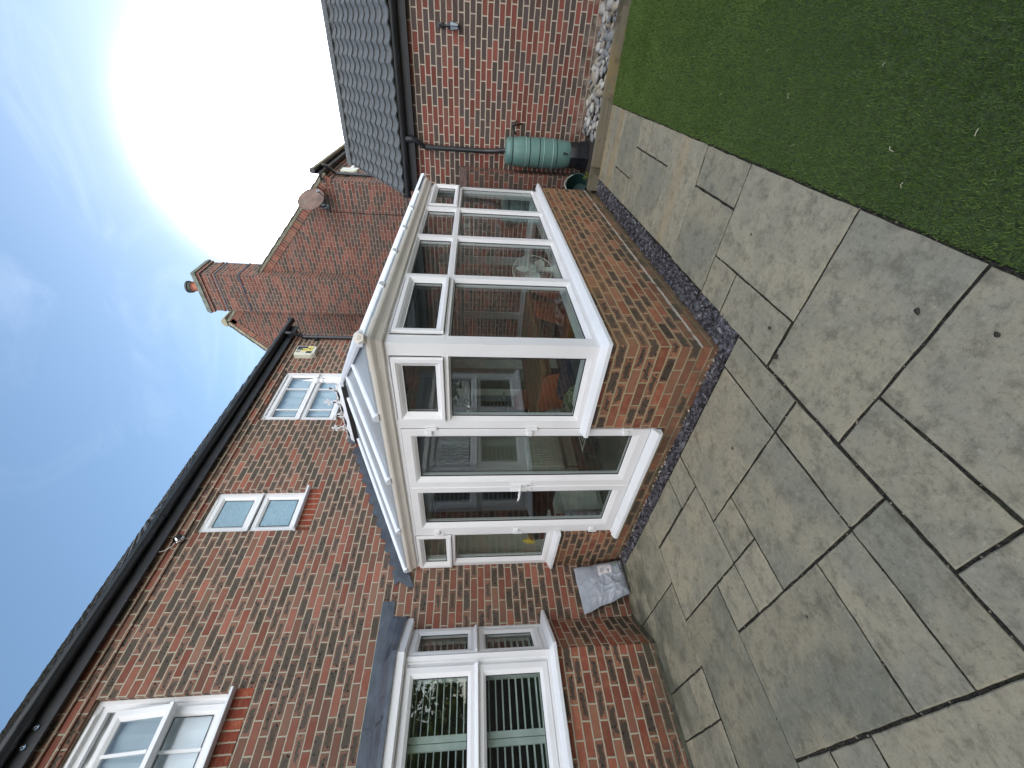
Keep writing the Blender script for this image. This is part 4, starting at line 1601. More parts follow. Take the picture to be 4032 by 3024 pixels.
def shutter(O, a, n, s0, s1, z0, z1, off, st=.045, rail=.075, pitch=.056, lw=.054, tilt=9):
    mb = MB()
    O, a, n = V(O), V(a), V(n)

    def bx(sa, sb, za, zb, t0=-.014, t1=.014):
        p = [O + a * s + Zv * z + n * (off + t0) for s, z in ((sa, za), (sb, za), (sb, zb), (sa, zb))]
        mb.prism(p, n * (t1 - t0))
    bx(s0, s0 + st, z0, z1)
    bx(s1 - st, s1, z0, z1)
    bx(s0 + st, s1 - st, z0, z0 + rail)
    bx(s0 + st, s1 - st, z1 - rail, z1)
    k = int((z1 - z0 - 2 * rail) / pitch)
    c_, s_ = math.cos(R(tilt)), math.sin(R(tilt))
    for i in range(k):
        z = z0 + rail + (i + .5) * (z1 - z0 - 2 * rail) / k
        for sa, sb in ((s0 + st + .002, s1 - st - .002),):
            ctr = O + Zv * z + n * off
            u_ = n * c_ + Zv * -s_
            w_ = n * s_ + Zv * c_
            pr = [ctr + a * sa + u_ * x_ + w_ * y_ for x_, y_ in ((-lw / 2, 0), (0, .0045), (lw / 2, .001), (lw / 2, -.001), (0, -.0045))]
            mb.prism(pr, a * (sb - sa))
    mb.build('shutter', SH, bwo)


shutter(O2, a_fr, n_fr, -.56, -.115, 1.02, 1.640, -.125)
shutter(O2, a_fr, n_fr, -.56, -.115, 1.642, 2.25, -.125)
for s0, s1 in ((-1.055, -.565), (-1.50, -1.06), (-1.95, -1.505)):
    shutter(O2, a_fr, n_fr, s0, s1, 1.02, 1.640, -.125)
    shutter(O2, a_fr, n_fr, s0, s1, 1.642, 2.25, -.125)
shutter(O1, a_side, n_side, .06, Ls - .03, 1.02, 1.640, -.105)
shutter(O1, a_side, n_side, .06, Ls - .03, 1.642, 2.25, -.105)
bb = MB()
prism_bay(bb, -.075, .955, .983)
bb.build('window_board', PVC, bwo)


# ================================================================== GARAGE
XG = 4.80
gar = thing('garage', 'single storey red brick garage with grey tiled roof facing the lawn', 'garage', (XG, -3, 0))
gw = MB()
gw.quad((XG, -8, -.1), (XG, .34, -.1), (XG, .34, 2.70), (XG, -8, 2.70))
gw.quad((XG, .34, -.1), (8.1, .34, -.1), (8.1, .34, 2.70), (XG, .34, 2.70))
gw.add([(XG, .339, 2.70), (8.1, .339, 2.70), (6.45, .339, 3.86)], [(0, 1, 2)])
gw.quad((8.1, .34, -.1), (8.1, -8, -.1), (8.1, -8, 2.7), (8.1, .34, 2.7))
gw.build('wall', B_GARAGE, gar)
gf = MB()
gf.box(XG - .085, XG - .060, -8, .33, 2.575, 2.755)
gf.box(XG - .060, XG - .001, -8, .06, 2.578, 2.590)
gf.box(XG - .062, XG - .001, .07, .33, 2.578, 2.66)
gf.build('fascia', BLACKF, gar)
gg = halfround((XG - .145, -8, 2.735), (XG - .145, .40, 2.735), V((1, 0, 0)))
gg.lathe((XG - .145, .398, 2.735), [(0, .006), (.056, .006), (.058, 0), (.058, -.01)], 18, (0, 1, 0))
gg.build('gutter', BLACKP, gar)
gd = MB()
py = -.30
gd.tube([(XG - .145, py - .09, 2.72), (XG - .145, py - .09, 2.60), (XG - .140, py - .08, 2.55), (XG - .085, py - .02, 2.47), (XG - .055, py + .015, 2.43), (XG - .052, py + .016, 2.36), (XG - .052, py + .016, 1.60),
         (XG - .10, py + .0, 1.40), (4.60, -.335, 1.28), (4.60, -.335, 1.22)], .034, 14)
gd.tube([(XG - .145, py - .09, 2.69), (XG - .145, py - .09, 2.60)], .042, 14)
gd.tube([(XG - .053, py + .016, 2.42), (XG - .052, py + .016, 2.34)], .040, 14)
gd.build('downpipe', BLACKP, gar)
pitch = math.atan(.665)
gu = V((math.cos(pitch), 0, math.sin(pitch)))
gn = V((-math.sin(pitch), 0, math.cos(pitch)))
tr = MB()
Lr = (6.47 - 4.63) / math.cos(pitch)
tile_roof(tr, (XG - .17, .37, 2.765), V((0, -1, 0)), gu, 8.3, Lr, per=.195, course=.190, amp=.024, lip=.022, nper=10, nrm=gn)
tr.quad((XG - .15, .365, 2.75), (XG - .15 + Lr * gu.x, .365, 2.75 + Lr * gu.z), (XG - .15 + Lr * gu.x, .365, 2.80 + Lr * gu.z), (XG - .15, .365, 2.78))
tr.quad((XG - .16, .36, 2.75), (XG - .16, -8, 2.75), (XG - .16 + Lr * gu.x, -8, 2.75 + Lr * gu.z), (XG - .16 + Lr * gu.x, .36, 2.75 + Lr * gu.z))
tr.quad((6.47, .36, 3.97), (6.47, -8, 3.97), (8.3, -8, 2.75), (8.3, .36, 2.75))
gro = tr.build('roof', TILE, gar, sharp=60)
rt = MB()
for k in range(19):
    y = .37 - k * .45
    pr = [(.12 * math.cos(a), .10 * math.sin(a)) for a in (math.pi * j / 10 for j in range(11))]
    rt.sweep([(a * (1 + .02 * (k % 2)), b * (1 + .02 * (k % 2))) for a, b in pr], (6.47, y, 3.955), (6.47, y - .46, 3.955), XA, Zv, smooth=True)
rt.build('ridge_tiles', TILE, gro)

# brick pier against the garage
pier = MB()
pier.quad((4.56, -.045, -.05), (4.56, .62, -.05), (4.56, .62, 1.80), (4.56, -.045, 1.80))
pier.quad((4.56, -.045, -.05), (4.80, -.045, -.05), (4.80, -.045, 1.80), (4.56, -.045, 1.80))
pier.quad((4.56, .62, -.05), (4.80, .62, -.05), (4.80, .62, 1.80), (4.56, .62, 1.80))
po_ = pier.build('brick_pier', B_NEIGH)
tag(po_, 'narrow brick pier standing against the garage wall behind the water butt', 'pier')
pc = MB()
pc.prism([(4.545, -.055, 1.80), (4.545, -.055, 1.825), (4.79, -.055, 1.93), (4.79, -.055, 1.80)], (0, .69, 0))
pc.build('coping', simple('pier_coping', (.13, .085, .070), .85, nscale=14, namt=.35, bscale=40), po_)


# ================================================================== NEIGHBOUR
XN, YN0, YN1, ZN = 8.0, 1.06, 8.55, 5.08
ng = thing('neighbour_house', 'neighbouring brick house with gable end and tall chimney stack', 'house', (XN, 4.8, 0))
tp = .862
ya = (YN0 + YN1) / 2
za = ZN + tp * (ya - YN0)
nb = MB()
nb.quad((XN, YN0, -.1), (XN, YN1, -.1), (XN, YN1, ZN), (XN, YN0, ZN))
nb.add([(XN, YN0, ZN), (XN, YN1, ZN), (XN, ya, za)], [(0, 1, 2)])
nb.quad((XN, YN0, -.1), (XN + 9, YN0, -.1), (XN + 9, YN0, ZN - .1), (XN, YN0, ZN - .1))
nb.box(XN - .02, XN + 9, YN0 - .02, YN0 + .1, ZN - .16, ZN - .085)
nb.box(XN - .04, XN + 9, YN0 - .045, YN0 + .1, ZN - .082, ZN)
nb.quad((XN + 9, YN0, -.1), (XN + 9, YN1, -.1), (XN + 9, YN1, ZN), (XN + 9, YN0, ZN))
nb.build('wall', B_NEIGH, ng)
# soldier-brick verge, mortar verge, tile edges
for sg in (1, -1):
    vb = MB()
    yb = YN0 - .10 if sg > 0 else YN1 + .10
    t_ = V((0, sg, tp)).normalized()
    up_ = V((0, -sg * tp, 1)).normalized()
    ln = (V((0, ya, za)) - V((0, yb, ZN - .10 * tp))).length
    P0 = V((XN - .012, yb, ZN - .10 * tp)) + up_ * .015
    a_, b_, c_, d_ = P0, P0 + t_ * ln, P0 + t_ * ln - up_ * .16, P0 - up_ * .16
    vb.quad(a_, b_, c_, d_, [(0, .42), (ln, .42), (ln, .06), (0, .06)])
    vb.quad(d_, c_, c_ + XA * .012, d_ + XA * .012)
    vb.build('verge_bricks', B_VERGE, ng)
    vm = MB()
    vm.prism([P0 + XA * -.02, P0 + t_ * ln + XA * -.02, P0 + t_ * ln + up_ * .055 + XA * -.045, P0 + up_ * .055 + XA * -.045], (.12, 0, 0))
    vm.build('verge_mortar', BARGE, ng)
    vt = MB()
    ncs = int(ln / .33) + 1
    for k in range(ncs):
        s0 = k * .33
        q0_ = P0 + t_ * s0 + up_ * .056 - XA * .06
        q1_ = P0 + t_ * min(ln, s0 + .37) + up_ * .056 - XA * .06
        vt.prism([q0_ + up_ * .012, q1_, q1_ + up_ * .018, q0_ + up_ * .035], (9.2, 0, 0))
    vt.build('roof', TILE_BR, ng)
rt = MB()
pr = [(.13 * math.cos(a), .12 * math.sin(a)) for a in (math.pi * j / 12 for j in range(13))] + [(-.10, -.02), (.10, -.02)]
rt.sweep(pr, (XN - .07, ya, za + .075), (XN + 9.1, ya, za + .075), YA, Zv, smooth=True)
rt.build('ridge_tiles', RIDGE, ng)
# chimney
XC, YC0, YC1 = 7.70, 3.29, 4.30
ch = MB()
ch.quad((XC, YC0, -.1), (XC, YC1, -.1), (XC, YC1, 7.0), (XC, YC0, 7.0))
ch.quad((XC, YC0, -.1), (XN, YC0, -.1), (XN, YC0, 7.0), (XC, YC0, 7.0))
ch.quad((XC, YC1, -.1), (XN, YC1, -.1), (XN, YC1, 7.0), (XC, YC1, 7.0))
e = .0
ch.box(XC - e, 8.40, YC0, YC1, 7.0, 8.36)
ch.box(XC - .03, 8.43, YC0 - .03, YC1 + .03, 8.361, 8.435)
ch.box(XC - .012, 8.412, YC0 - .012, YC1 + .012, 8.10, 8.16)
co_ = ch.build('chimney', B_NEIGH, ng)
cc_ = MB()
cc_.bbox(XC - .055, 8.455, YC0 - .055, YC1 + .055, 8.437, 8.51, .008)
cc_.bbox(XC - .035, 8.435, YC0 - .035, YC1 + .035, 8.512, 8.56, .012)
cc_.build('chimney_cap', STONE, co_)
for z in (7.46, 8.02):
    c2_ = MB()
    rr = random.Random(int(z * 10))
    c2_.box(XC - .014, 8.414, YC0 - .014, YC1 + .014, z, z + .028)
    c2_.build('lead_tray', LEAD, co_)
pt = MB()
pt.lathe((8.0, 3.80, 8.55), [(.13, 0), (.13, .06), (.105, .08), (.105, .27), (.12, .28), (.12, .31), (.09, .31), (.09, .2)], 24)
pt.build('chimney_pot', POT, co_)
pt = MB()
pt.lathe((8.0, 3.80, 8.84), [(.10, 0), (.14, .02), (.15, .05), (.13, .07), (.13, .09), (.155, .10), (.15, .14), (.09, .18), (0, .19)], 24)
pt.build('cowl', POTCAP, co_)
sp_ = MB()
for z in (7.66, 7.78):
    sp_.tube([(7.95, YC0, z), (7.95, YC0 - .10, z), (7.95, YC0 - .10, z + .05)], .008, 6)
sp_.build('step_iron', POTCAP, co_)
nf = MB()
nf.box(XN - .12, XN + 9, YN0 - .165, YN0 - .14, ZN - .03, ZN + .15)
nf.box(XN - .10, XN + 9, YN0 - .14, YN0, ZN + .002, ZN + .012)
nf.build('fascia', BLACKF, ng)
nq = halfround((XN - .22, YN0 - .225, ZN + .11), (XN + 9, YN0 - .225, ZN + .11), V((0, 1, 0)))
nq.lathe((XN - .216, YN0 - .225, ZN + .11), [(0, .006), (.058, .006), (.060, 0), (.060, -.01)], 18, (-1, 0, 0))
nq.build('gutter', BLACKP, ng)
nd_ = MB()
xp = XN + .40
nd_.tube([(xp - .06, YN0 - .225, ZN + .06), (xp - .06, YN0 - .225, ZN - .0), (xp - .05, YN0 - .19, ZN - .06), (xp, YN0 - .07, ZN - .18), (xp, YN0 - .055, ZN - .25), (xp, YN0 - .055, .2)], .036, 12)
nd_.box(xp - .02, xp + .02, YN0 - .06, YN0, 4.62, 4.66)
nd_.tube([(xp, YN0 - .055, 4.60), (xp, YN0 - .055, 4.68)], .044, 12)
nd_.build('downpipe', BLACKP, ng)
nw = MB()
ONW = (0, YN0 + .01, 0)
nw.ring(ONW, XA, nW, XN + 1.22, XN + 2.4, 3.70, 4.76, (.09, .09, .09, .09), [(0, .015), (.6, .015), (1, -.01), (1, -.05), (0, -.05)])
nwo = nw.build('window', PVC, ng)
k = MB()
pane(k, ONW, XA, nW, XN + 1.30, XN + 2.32, 3.78, 4.68, -.012)
k.build('pane', simple('pale_pane', (.55, .60, .62), .15), nwo)  # opaque pale pane
k = MB()
k.box(XN + 1.80, XN + 1.84, YN0 - .006, YN0 + .01, 3.79, 4.67)
k.build('glazing_bar', PVC, nwo)
k = MB()
k.box(XN + 1.25, XN + 2.37, YN0 - .08, YN0 + .01, 3.66, 3.70)
k.build('sill', PVC_SILL, nwo)
cb = MB()
cb.tube([(XN - .012, 1.74, 5.05), (XN - .010, 1.755, 4.2), (XN - .011, 1.74, 3.2), (XN - .012, 1.75, 2.6)], .007, 6)
cb.tube([(XN - .012, 1.74, 5.05), (XN - .06, 1.66, 5.12)], .007, 6)
cb.build('aerial_cable', RUBBER, ng)


# ================================================================== FITTINGS ON THE WALLS
ALARM = simple('alarm_box_plastic', (.66, .66, .54), .4, nscale=6, namt=.05, dirt=.15, dcol=(.5, .5, .35))
ALARM_D = simple('alarm_label_black', (.022, .022, .024), .5)
ALARM_Y = simple('alarm_label_yellow', (.75, .62, .16), .5)
ALARM_C = simple('alarm_label_cream', (.66, .64, .52), .5)


def alarm_box(x0, x1, z0, z1, yw, label, dpt=.085, lettered=False):
    t = thing('alarm_box', label, 'alarm box', ((x0 + x1) / 2, yw, z0))
    b = MB()
    bm = bmesh.new()
    ch = .055
    W = x1 - x0
    pr = [(x0, z1), (x1, z1), (x1, z0 + ch), (x1 - ch * .8, z0), (x0 + ch * .8, z0), (x0, z0 + ch)]
    back = [V((a, yw - .002, b_)) for a, b_ in pr]
    cx, cz = (x0 + x1) / 2, (z0 + z1) / 2
    f1 = [V((cx + (a - cx) * .985, yw - dpt * .75, cz + (b_ - cz) * .985)) for a, b_ in pr]
    f2 = [V((cx + (a - cx) * .90, yw - dpt, cz + (b_ - cz) * .93)) for a, b_ in pr]
    v = back + f1 + f2
    f = []
    for L_ in (0, 6):
        for k in range(6):
            f.append((L_ + k, L_ + (k + 1) % 6, L_ + 6 + (k + 1) % 6, L_ + 6 + k))
    f.append(tuple(range(12, 18)))
    b.add(v, f)
    b.build('housing', ALARM, t)
    s = MB()
    s.lathe((x0 - .000, yw - dpt * .4, z0 + ch + .02), [(0, .003), (.007, .003), (.007, 0)], 10, (-1, 0, 0))
    s.build('screw', RUBBER, t)
    if lettered:
        yl = yw - dpt - .0012
        H = z1 - z0 - ch - .035
        top = z1 - .025
        lw = W * .80
        l0 = cx - lw / 2
        p = MB()
        for k, (a, b_) in enumerate(((.46, 1.0), (.70, 1.0), (0, .30))):
            zz1 = top - k * H / 3
            p.box(l0 + lw * a, l0 + lw * b_, yl, yl + .002, zz1 - H / 3 + .002, zz1)
        p.box(l0 - .004, l0 + lw + .004, yl, yl + .002, top - H - .006, top - H - .001)
        lb_ = p.build('label', ALARM_D, t)
        for k, (a, b_, m_) in enumerate(((0, .46, ALARM_C), (.26, .70, ALARM_Y), (.30, 1.0, ALARM_Y))):
            q = MB()
            zz1 = top - k * H / 3
            q.box(l0 + lw * a, l0 + lw * b_, yl - .0006, yl + .002, zz1 - H / 3 + .001, zz1 - .001)
            q.build('label_panel', m_, t)
            text('BTA'[k], H / 3 * 1.15, (l0 + lw * ((a + b_) / 2), yl - .0016, zz1 - H / 6), (math.pi / 2, 0, 0), ALARM_D, 'letter', t)
    return t


alarm_box(3.90, 4.16, 4.490, 4.845, YW, 'cream alarm box lettered BTA beside the upper right window of the house', .10, True)
alarm_box(XN + .62, XN + .90, 4.46, 4.84, YN0, 'plain cream alarm box beyond the drainpipe on the neighbouring house', .085)

t = thing('security_camera', 'small shiny dome camera on the corbelled brick under the gutter', 'camera', (.42, YW - .04, 4.94))
b = MB()
b.lathe((.42, YW - .038, 4.938), [(.052, 0), (.052, .012), (.046, .02), (.040, .034), (.026, .048), (.010, .055), (0, .056)], 20, (0, -1, -.25))
b.build('dome', CHROME, t)
b = MB()
b.lathe((.42, YW - .050, 4.934), [(.030, .044), (.018, .048), (0, .05)], 16, (0, -1, -.5))
b.build('lens', RUBBER, t)
b = MB()
b.tube([(.40, YW - .045, 4.95), (.33, YW - .047, 4.955), (.27, YW - .06, 5.0), (.25, YW - .08, 5.03)], .004, 6)
b.build('cable', PVC, t)

t = thing('wall_light', 'small black lantern light on the brick garage wall', 'wall light', (XG, -1.665, 1.9))
b = MB()
b.bbox(XG - .022, XG - .001, -1.70, -1.64, 2.10, 2.19, .006)
b.tube([(XG - .02, -1.67, 2.15), (XG - .06, -1.67, 2.165), (XG - .09, -1.67, 2.13), (XG - .09, -1.67, 2.085)], .011, 8)
b.lathe((XG - .09, -1.67, 2.03), [(0, .06), (.018, .055), (.022, .03), (.05, .0), (.054, -.008), (0, -.008)], 6)
b.build('bracket', BLACKP, t)
b = MB()
b.lathe((XG - .09, -1.67, 1.925), [(.032, 0), (.052, .097)], 6)
b.build('lamp_shade', simple('pale_lantern_glass', (.40, .46, .52), .12, spec=.8), t)
b = MB()
for k in range(6):
    a = k * math.pi / 3
    b.tube([(XG - .09 + .033 * math.cos(a), -1.67 + .033 * math.sin(a), 1.925), (XG - .09 + .053 * math.cos(a), -1.67 + .053 * math.sin(a), 2.022)], .0035, 5)
b.lathe((XG - .09, -1.67, 1.905), [(0, -.012), (.012, -.01), (.018, .012), (.034, .016), (.034, .024), (0, .024)], 6)
b.build('frame', BLACKP, t)

t = thing('satellite_dish', 'weathered satellite dish on the gable of the neighbouring house', 'satellite dish', (XN, 1.55, 5.05))
DISH = simple('dish_metal', (.15, .095, .075), .6, nscale=4, namt=.35, dirt=.8, dcol=(.20, .19, .14))
ax = V((-.55, -.82, .22)).normalized()
cdish = V((XN - .30, 1.42, 5.30))
b = MB()
qd = ax.to_track_quat('Z', 'Y')
v, f = [], []
nr = 10
for i in range(nr + 1):
    r0 = .31 * i / nr
    for k in range(32):
        a = 2 * math.pi * k / 32
        v.append(cdish + qd @ V((r0 * math.cos(a) * .92, r0 * math.sin(a), .34 * r0 * r0 - .0)))
for i in range(nr):
    for k in range(32):
        f.append((i * 32 + k, i * 32 + (k + 1) % 32, (i + 1) * 32 + (k + 1) % 32, (i + 1) * 32 + k))
b.add(v, f, True)
rim = [cdish + qd @ V((.31 * math.cos(a) * .92, .31 * math.sin(a), .033)) for a in (2 * math.pi * k / 32 for k in range(33))]
b.tube(rim, .007, 6, False)
b.build('reflector', DISH, t)
b = MB()
b.tube([(XN - .002, 1.62, 5.12), (XN - .16, 1.60, 5.14), cdish - ax * .02], .018, 8)
b.bbox(XN - .03, XN - .002, 1.56, 1.68, 5.03, 5.21, .005)
lnb = cdish + ax * .34 - Zv * .30
b.tube([cdish - Zv * .34 + ax * .02, lnb], .011, 6)
b.build('bracket', simple('dish_bracket', (.10, .12, .13), .4, metal=.5), t)
b = MB()
b.tube([lnb - ax * .02, lnb + Zv * .02 - ax * .08], [.032, .024], 12)
b.build('receiver_head', METAL_HOUSING, t)

# ================================================================== WATER BUTT AND ITS CORNER
bx, by = 4.575, -.335
t = thing('water_butt', 'green ribbed plastic water butt fed by the garage drainpipe', 'water butt', (bx, by, .30))
prof = [(0, 0), (.165, 0), (.178, .02), (.186, .10)]
for (z, kind) in ((.205, 'd'), (.265, 'l'), (.40, 'l'), (.46, 'd'), (.60, 'd'), (.66, 'l')):
    w0 = .186 + .014 * math.sin(math.pi * min(1, max(0, (z - .05) / .75)))
    prof += [(w0, z - .008), (w0 - .005 if kind == 'd' else w0 + .004, z - .004), (w0 - .005 if kind == 'd' else w0 + .004, z + .004), (w0, z + .008)]
prof += [(.198, .72), (.192, .79), (.182, .835), (.172, .845), (0, .845)]
b = MB()
b.lathe((bx, by, .30), prof, 48)
bo = b.build('barrel', BUTT, t, sharp=28)
b = MB()
for z in (.265, .40, .66):
    w0 = .1875 + .014 * math.sin(math.pi * min(1, max(0, (z - .05) / .75)))
    b.lathe((bx, by, .30 + z), [(w0, -.004), (w0 + .0045, -.003), (w0 + .0045, .003), (w0, .004)], 48)
b.build('rib', BUTTRIB, bo)
b = MB()
for z in (.205, .46, .60):
    w0 = .1835 + .014 * math.sin(math.pi * min(1, max(0, (z - .05) / .75)))
    b.lathe((bx, by, .30 + z), [(w0, -.005), (w0 + .0028, -.004), (w0 + .0028, .004), (w0, .005)], 48)
b.lathe((bx, by, .30 + .845), [(.17, 0), (.176, .004), (.176, .014), (.17, .016)], 48)
b.build('groove', simple('groove_dark', (.010, .03, .03), .6), bo)
b = MB()
b.lathe((bx, by, 1.158), [(.168, 0), (.184, .0), (.186, .012), (.184, .045), (.172, .075), (.14, .092), (.05, .098), (0, .098)], 40)
b.build('lid', BUTT, t)
b = MB()
tx = bx - .186
b.tube([(tx + .01, by - .05, .385), (tx - .03, by - .05, .385), (tx - .036, by - .05, .36)], .011, 8)
b.tube([(tx - .022, by - .05, .385), (tx - .022, by - .05, .412)], .008, 8)
b.bbox(tx - .028, tx - .016, by - .075, by - .025, .410, .420, .003)
b.build('tap', RUBBER, t)
b = MB()
b.tube([(bx + .08, by - .20, 1.10), (bx + .10, by - .30, 1.16), (XG - .03, by - .33, 1.02)], .012, 8)
b.tube([(bx + .05, by - .19, 1.13), (bx + .08, by - .30, 1.13), (XG - .03, by - .36, 1.10)], .009, 8)
b.build('hose', RUBBER, t)
t = thing('butt_stand', 'black plastic stand under the green water butt', 'stand', (bx, by, .0))
b = MB()
b.lathe((bx, by, .02), [(.0, .278), (.172, .278), (.176, .27), (.178, .15), (.174, .148), (.174, .142), (.188, .14), (.20, .0)], 8)
b.build('body', BLACKP, t)
b = MB()
b.box(bx - .24, bx + .22, by - .24, by + .26, -.04, .032)
b.build('paving_base', STONE, t)

t = thing('garden_trug', 'dark green plastic tub tipped over beside the water butt', 'tub', (4.05, -.10, .05))
b = MB()
axd = V((-.62, -.55, .42)).normalized()
ct = V((4.16, -.02, .20))
pr = [(0, -.17), (.10, -.17), (.115, -.16), (.150, .03), (.158, .035), (.158, .045), (.148, .045), (.108, -.145), (0, -.15)]
b.lathe(ct, pr, 32, axd)
b.lathe(ct, [(.104, -.144), (.140, .02)], 32, axd)
b.build('tub', TRUG, t)
b = MB()
qd = axd.to_track_quat('Z', 'Y')
hp = [ct + qd @ V((.155 * math.cos(a), .155 * math.sin(a), .04 + .085 * math.sin(a - math.pi * .1) ** 2)) for a in (math.pi * (.1 + .8 * k / 12) for k in range(13))]
b.tube(hp, .008, 6)
b.build('handle', simple('pale_handle', (.30, .36, .33), .4), t)
t = thing('weed_plant', 'small yellow green weed growing by the sleeper', 'plant', (3.93, -.20, .05))
b = MB()
rr = random.Random(3)
wt = []
for i in range(26):
    a, r0 = rr.random() * 6.28, rr.random() * .05
    c = V((3.94 + math.cos(a) * r0, -.20 + math.sin(a) * r0, .07 + rr.random() * .11))
    u_ = V((math.cos(a), math.sin(a), rr.uniform(-.1, .6))).normalized()
    s_ = u_.cross(Zv).normalized()
    L = .025 + rr.random() * .025
    b.add([c, c + u_ * L * .5 + s_ * L * .28, c + u_ * L, c + u_ * L * .5 - s_ * L * .28], [(0, 1, 2, 3)])
    wt += [rr.random()] * 4
    b.tube([(3.94, -.20, .03), c], .0018, 4, False)
    wt += [.1] * (len(b.v) - len(wt))
o = b.build('foliage', attr_mat('weed_leaf', (.10, .16, .02), (.42, .44, .06), .5, .4, .3), t)
set_tint(o, wt)

# timber sleepers
for (y0, y1, lab, seed) in ((-.33, -.045, 'short end of timber sleeper beside the conservatory wall', 1), (-2.75, -.336, 'long weathered timber sleeper edging the cobbles', 2)):
    bm = bmesh.new()
    bmesh.ops.create_cube(bm, size=1)
    bmesh.ops.subdivide_edges(bm, edges=[e for e in bm.edges if abs((e.verts[0].co - e.verts[1].co).y) > .5], cuts=24 if y1 - y0 > 1 else 6)
    for q in bm.verts:
        q.co = V((3.842 + q.co.x * .086, (y0 + y1) / 2 + q.co.y * (y1 - y0), .042 + q.co.z * .155))
        q.co.x += mnoise.noise(q.co * 3 + V((seed, 0, 0))) * .006
        q.co.z += mnoise.noise(q.co * 2.3 + V((0, seed, 0))) * .006
    bmesh.ops.bevel(bm, geom=[e for e in bm.edges if e.calc_face_angle(0) > 1.2], offset=.006, segments=2, affect='EDGES')
    b = MB()
    b.frombm(bm)
    o = b.build('timber_sleeper', TIMBER)
    tag(o, lab, 'sleeper', 'timber sleepers')

# cobbles along the garage: every stone a thing
STONES = [simple('cobble_%s' % n_, c_, .7, nscale=9, namt=.18, bscale=25, bdist=.004, dirt=.35, dcol=d_) for n_, c_, d_ in
          (('pale', (.36, .35, .33), (.22, .20, .17)), ('grey', (.21, .22, .225), (.12, .12, .12)), ('warm', (.33, .29, .23), (.20, .16, .11)), ('white', (.47, .46, .43), (.30, .28, .25)))]
protos = []
for k in range(6):
    bm = bmesh.new()
    bmesh.ops.create_icosphere(bm, subdivisions=3, radius=1)
    for q in bm.verts:
        n_ = mnoise.noise(q.co * 1.1 + V((k * 7, 0, 0))) * .28 + mnoise.noise(q.co * 2.7 + V((0, k * 5, 0))) * .08
        q.co *= 1 + n_
        q.co.z *= .62
        q.co.x *= 1.15 + .25 * (k % 3)
    b = MB()
    b.frombm(bm, True)
    me_o = b.build('cobble', STONES[k % 4], sharp=180)
    protos.append(me_o.data)
    bpy.data.objects.remove(me_o)
rr = random.Random(31)
placed = []
tries = 0
while len(placed) < 190 and tries < 9000:
    tries += 1
    s_ = rr.choice((.028, .034, .040, .046, .055)) * rr.uniform(.85, 1.15)
    x = rr.uniform(3.90, 4.76)
    y = rr.uniform(-2.35, -.62)
    lay = 0 if len(placed) < 120 else 1
    if any((x - a) ** 2 + (y - b_) ** 2 < ((s_ + c_) * (.93 if l_ == lay else .55)) ** 2 and l_ == lay for a, b_, c_, l_ in placed):
        continue
    if abs(x - 4.2) < .22 and -.93 < y < -.80 and lay == 1:
        continue
    placed.append((x, y, s_, lay))
    o = bpy.data.objects.new('cobble', protos[rr.randrange(6)])
    COL.objects.link(o)
    o.location = (x, y, .040 + s_ * .45 + lay * .038)
    o.rotation_euler = (rr.gauss(0, .25), rr.gauss(0, .25), rr.random() * 6.28)
    o.scale = (s_, s_, s_)
    tag(o, 'rounded grey or cream cobble lying between sleeper and garage wall', 'cobble', 'cobbles along the garage wall')

# ================================================================== PARCEL
PARC = None
m, nt, out = mat('mailing_bag')
P = OBJ(nt)
c = MIX(nt, SS(nt, NO(nt, P, 5, 4), .3, .7), (.34, .375, .44), (.42, .45, .50))
pbsdf(nt, out, c, .36, bump=NO(nt, VM(nt, 'MULTIPLY', P, (9, 9, 26)), 1.0, 4, .6, 1.5), bstr=.5, bdist=.012, spec=.5)
PARC = m
t = thing('parcel', 'grey plastic mailing bag parcel leaning in the corner of the brick walls', 'parcel', (-.25, 2.85, .0))
TL, TR, BR, BL = V((-.555, 2.968, .522)), V((-.075, 2.968, .545)), V((-.035, 2.875, .008)), V((-.415, 2.86, .020))
nu, nv_ = 46, 50
fn_ = (TR - TL).cross(BL - TL).normalized()
if fn_.y > 0:
    fn_ = -fn_


def bagp(u, v, side):
    p = TL.lerp(TR, u).lerp(BL.lerp(BR, u), v)
    ed = min(u, 1 - u, v * 1.2, (1 - v) * 1.4)
    puff = .052 * (1 - math.exp(-ed * 9)) * (.45 + .75 * v)
    q = V((u * 2.2, v * 6.0 + u * .8, 3.1))
    fold = mnoise.noise(q * 1.0) * .010 + (1 - abs(mnoise.noise(V((u * 1.5 + .3 * v, v * 5.5 - u * 1.6, 7))))) ** 9 * .012 + mnoise.noise(q * 2.4) * .0025
    crease = (1 - abs(mnoise.noise(V((u * 5 + 2, v * 5, 1.7))))) ** 8 * .020 * max(0, (1 - u) * v * 2.2)
    w_ = 1 - math.exp(-ed * 16)
    bulge = .035 * math.exp(-((u - .12) ** 2 * 30 + (v - .88) ** 2 * 22))
    p = p + fn_ * ((puff + (fold + crease) * w_ + bulge) if side else -.008 * w_)
    # soft outline
    p += (TR - TL).normalized() * .010 * mnoise.noise(V((v * 4, side * 0, 9))) * (1 if u < .5 else -.6)
    p.z = max(p.z + .008 * mnoise.noise(V((u * 5, 3, 2))), .004)
    p.y = min(p.y, 3.006)
    return p


b = MB()
for side in (1, 0):
    v = [bagp(i / nu, j / nv_, side) for j in range(nv_ + 1) for i in range(nu + 1)]
    b.add(v, [(j * (nu + 1) + i, j * (nu + 1) + i + 1, (j + 1) * (nu + 1) + i + 1, (j + 1) * (nu + 1) + i) for j in range(nv_) for i in range(nu)], True)
b.build('bag', PARC, t, sharp=180)


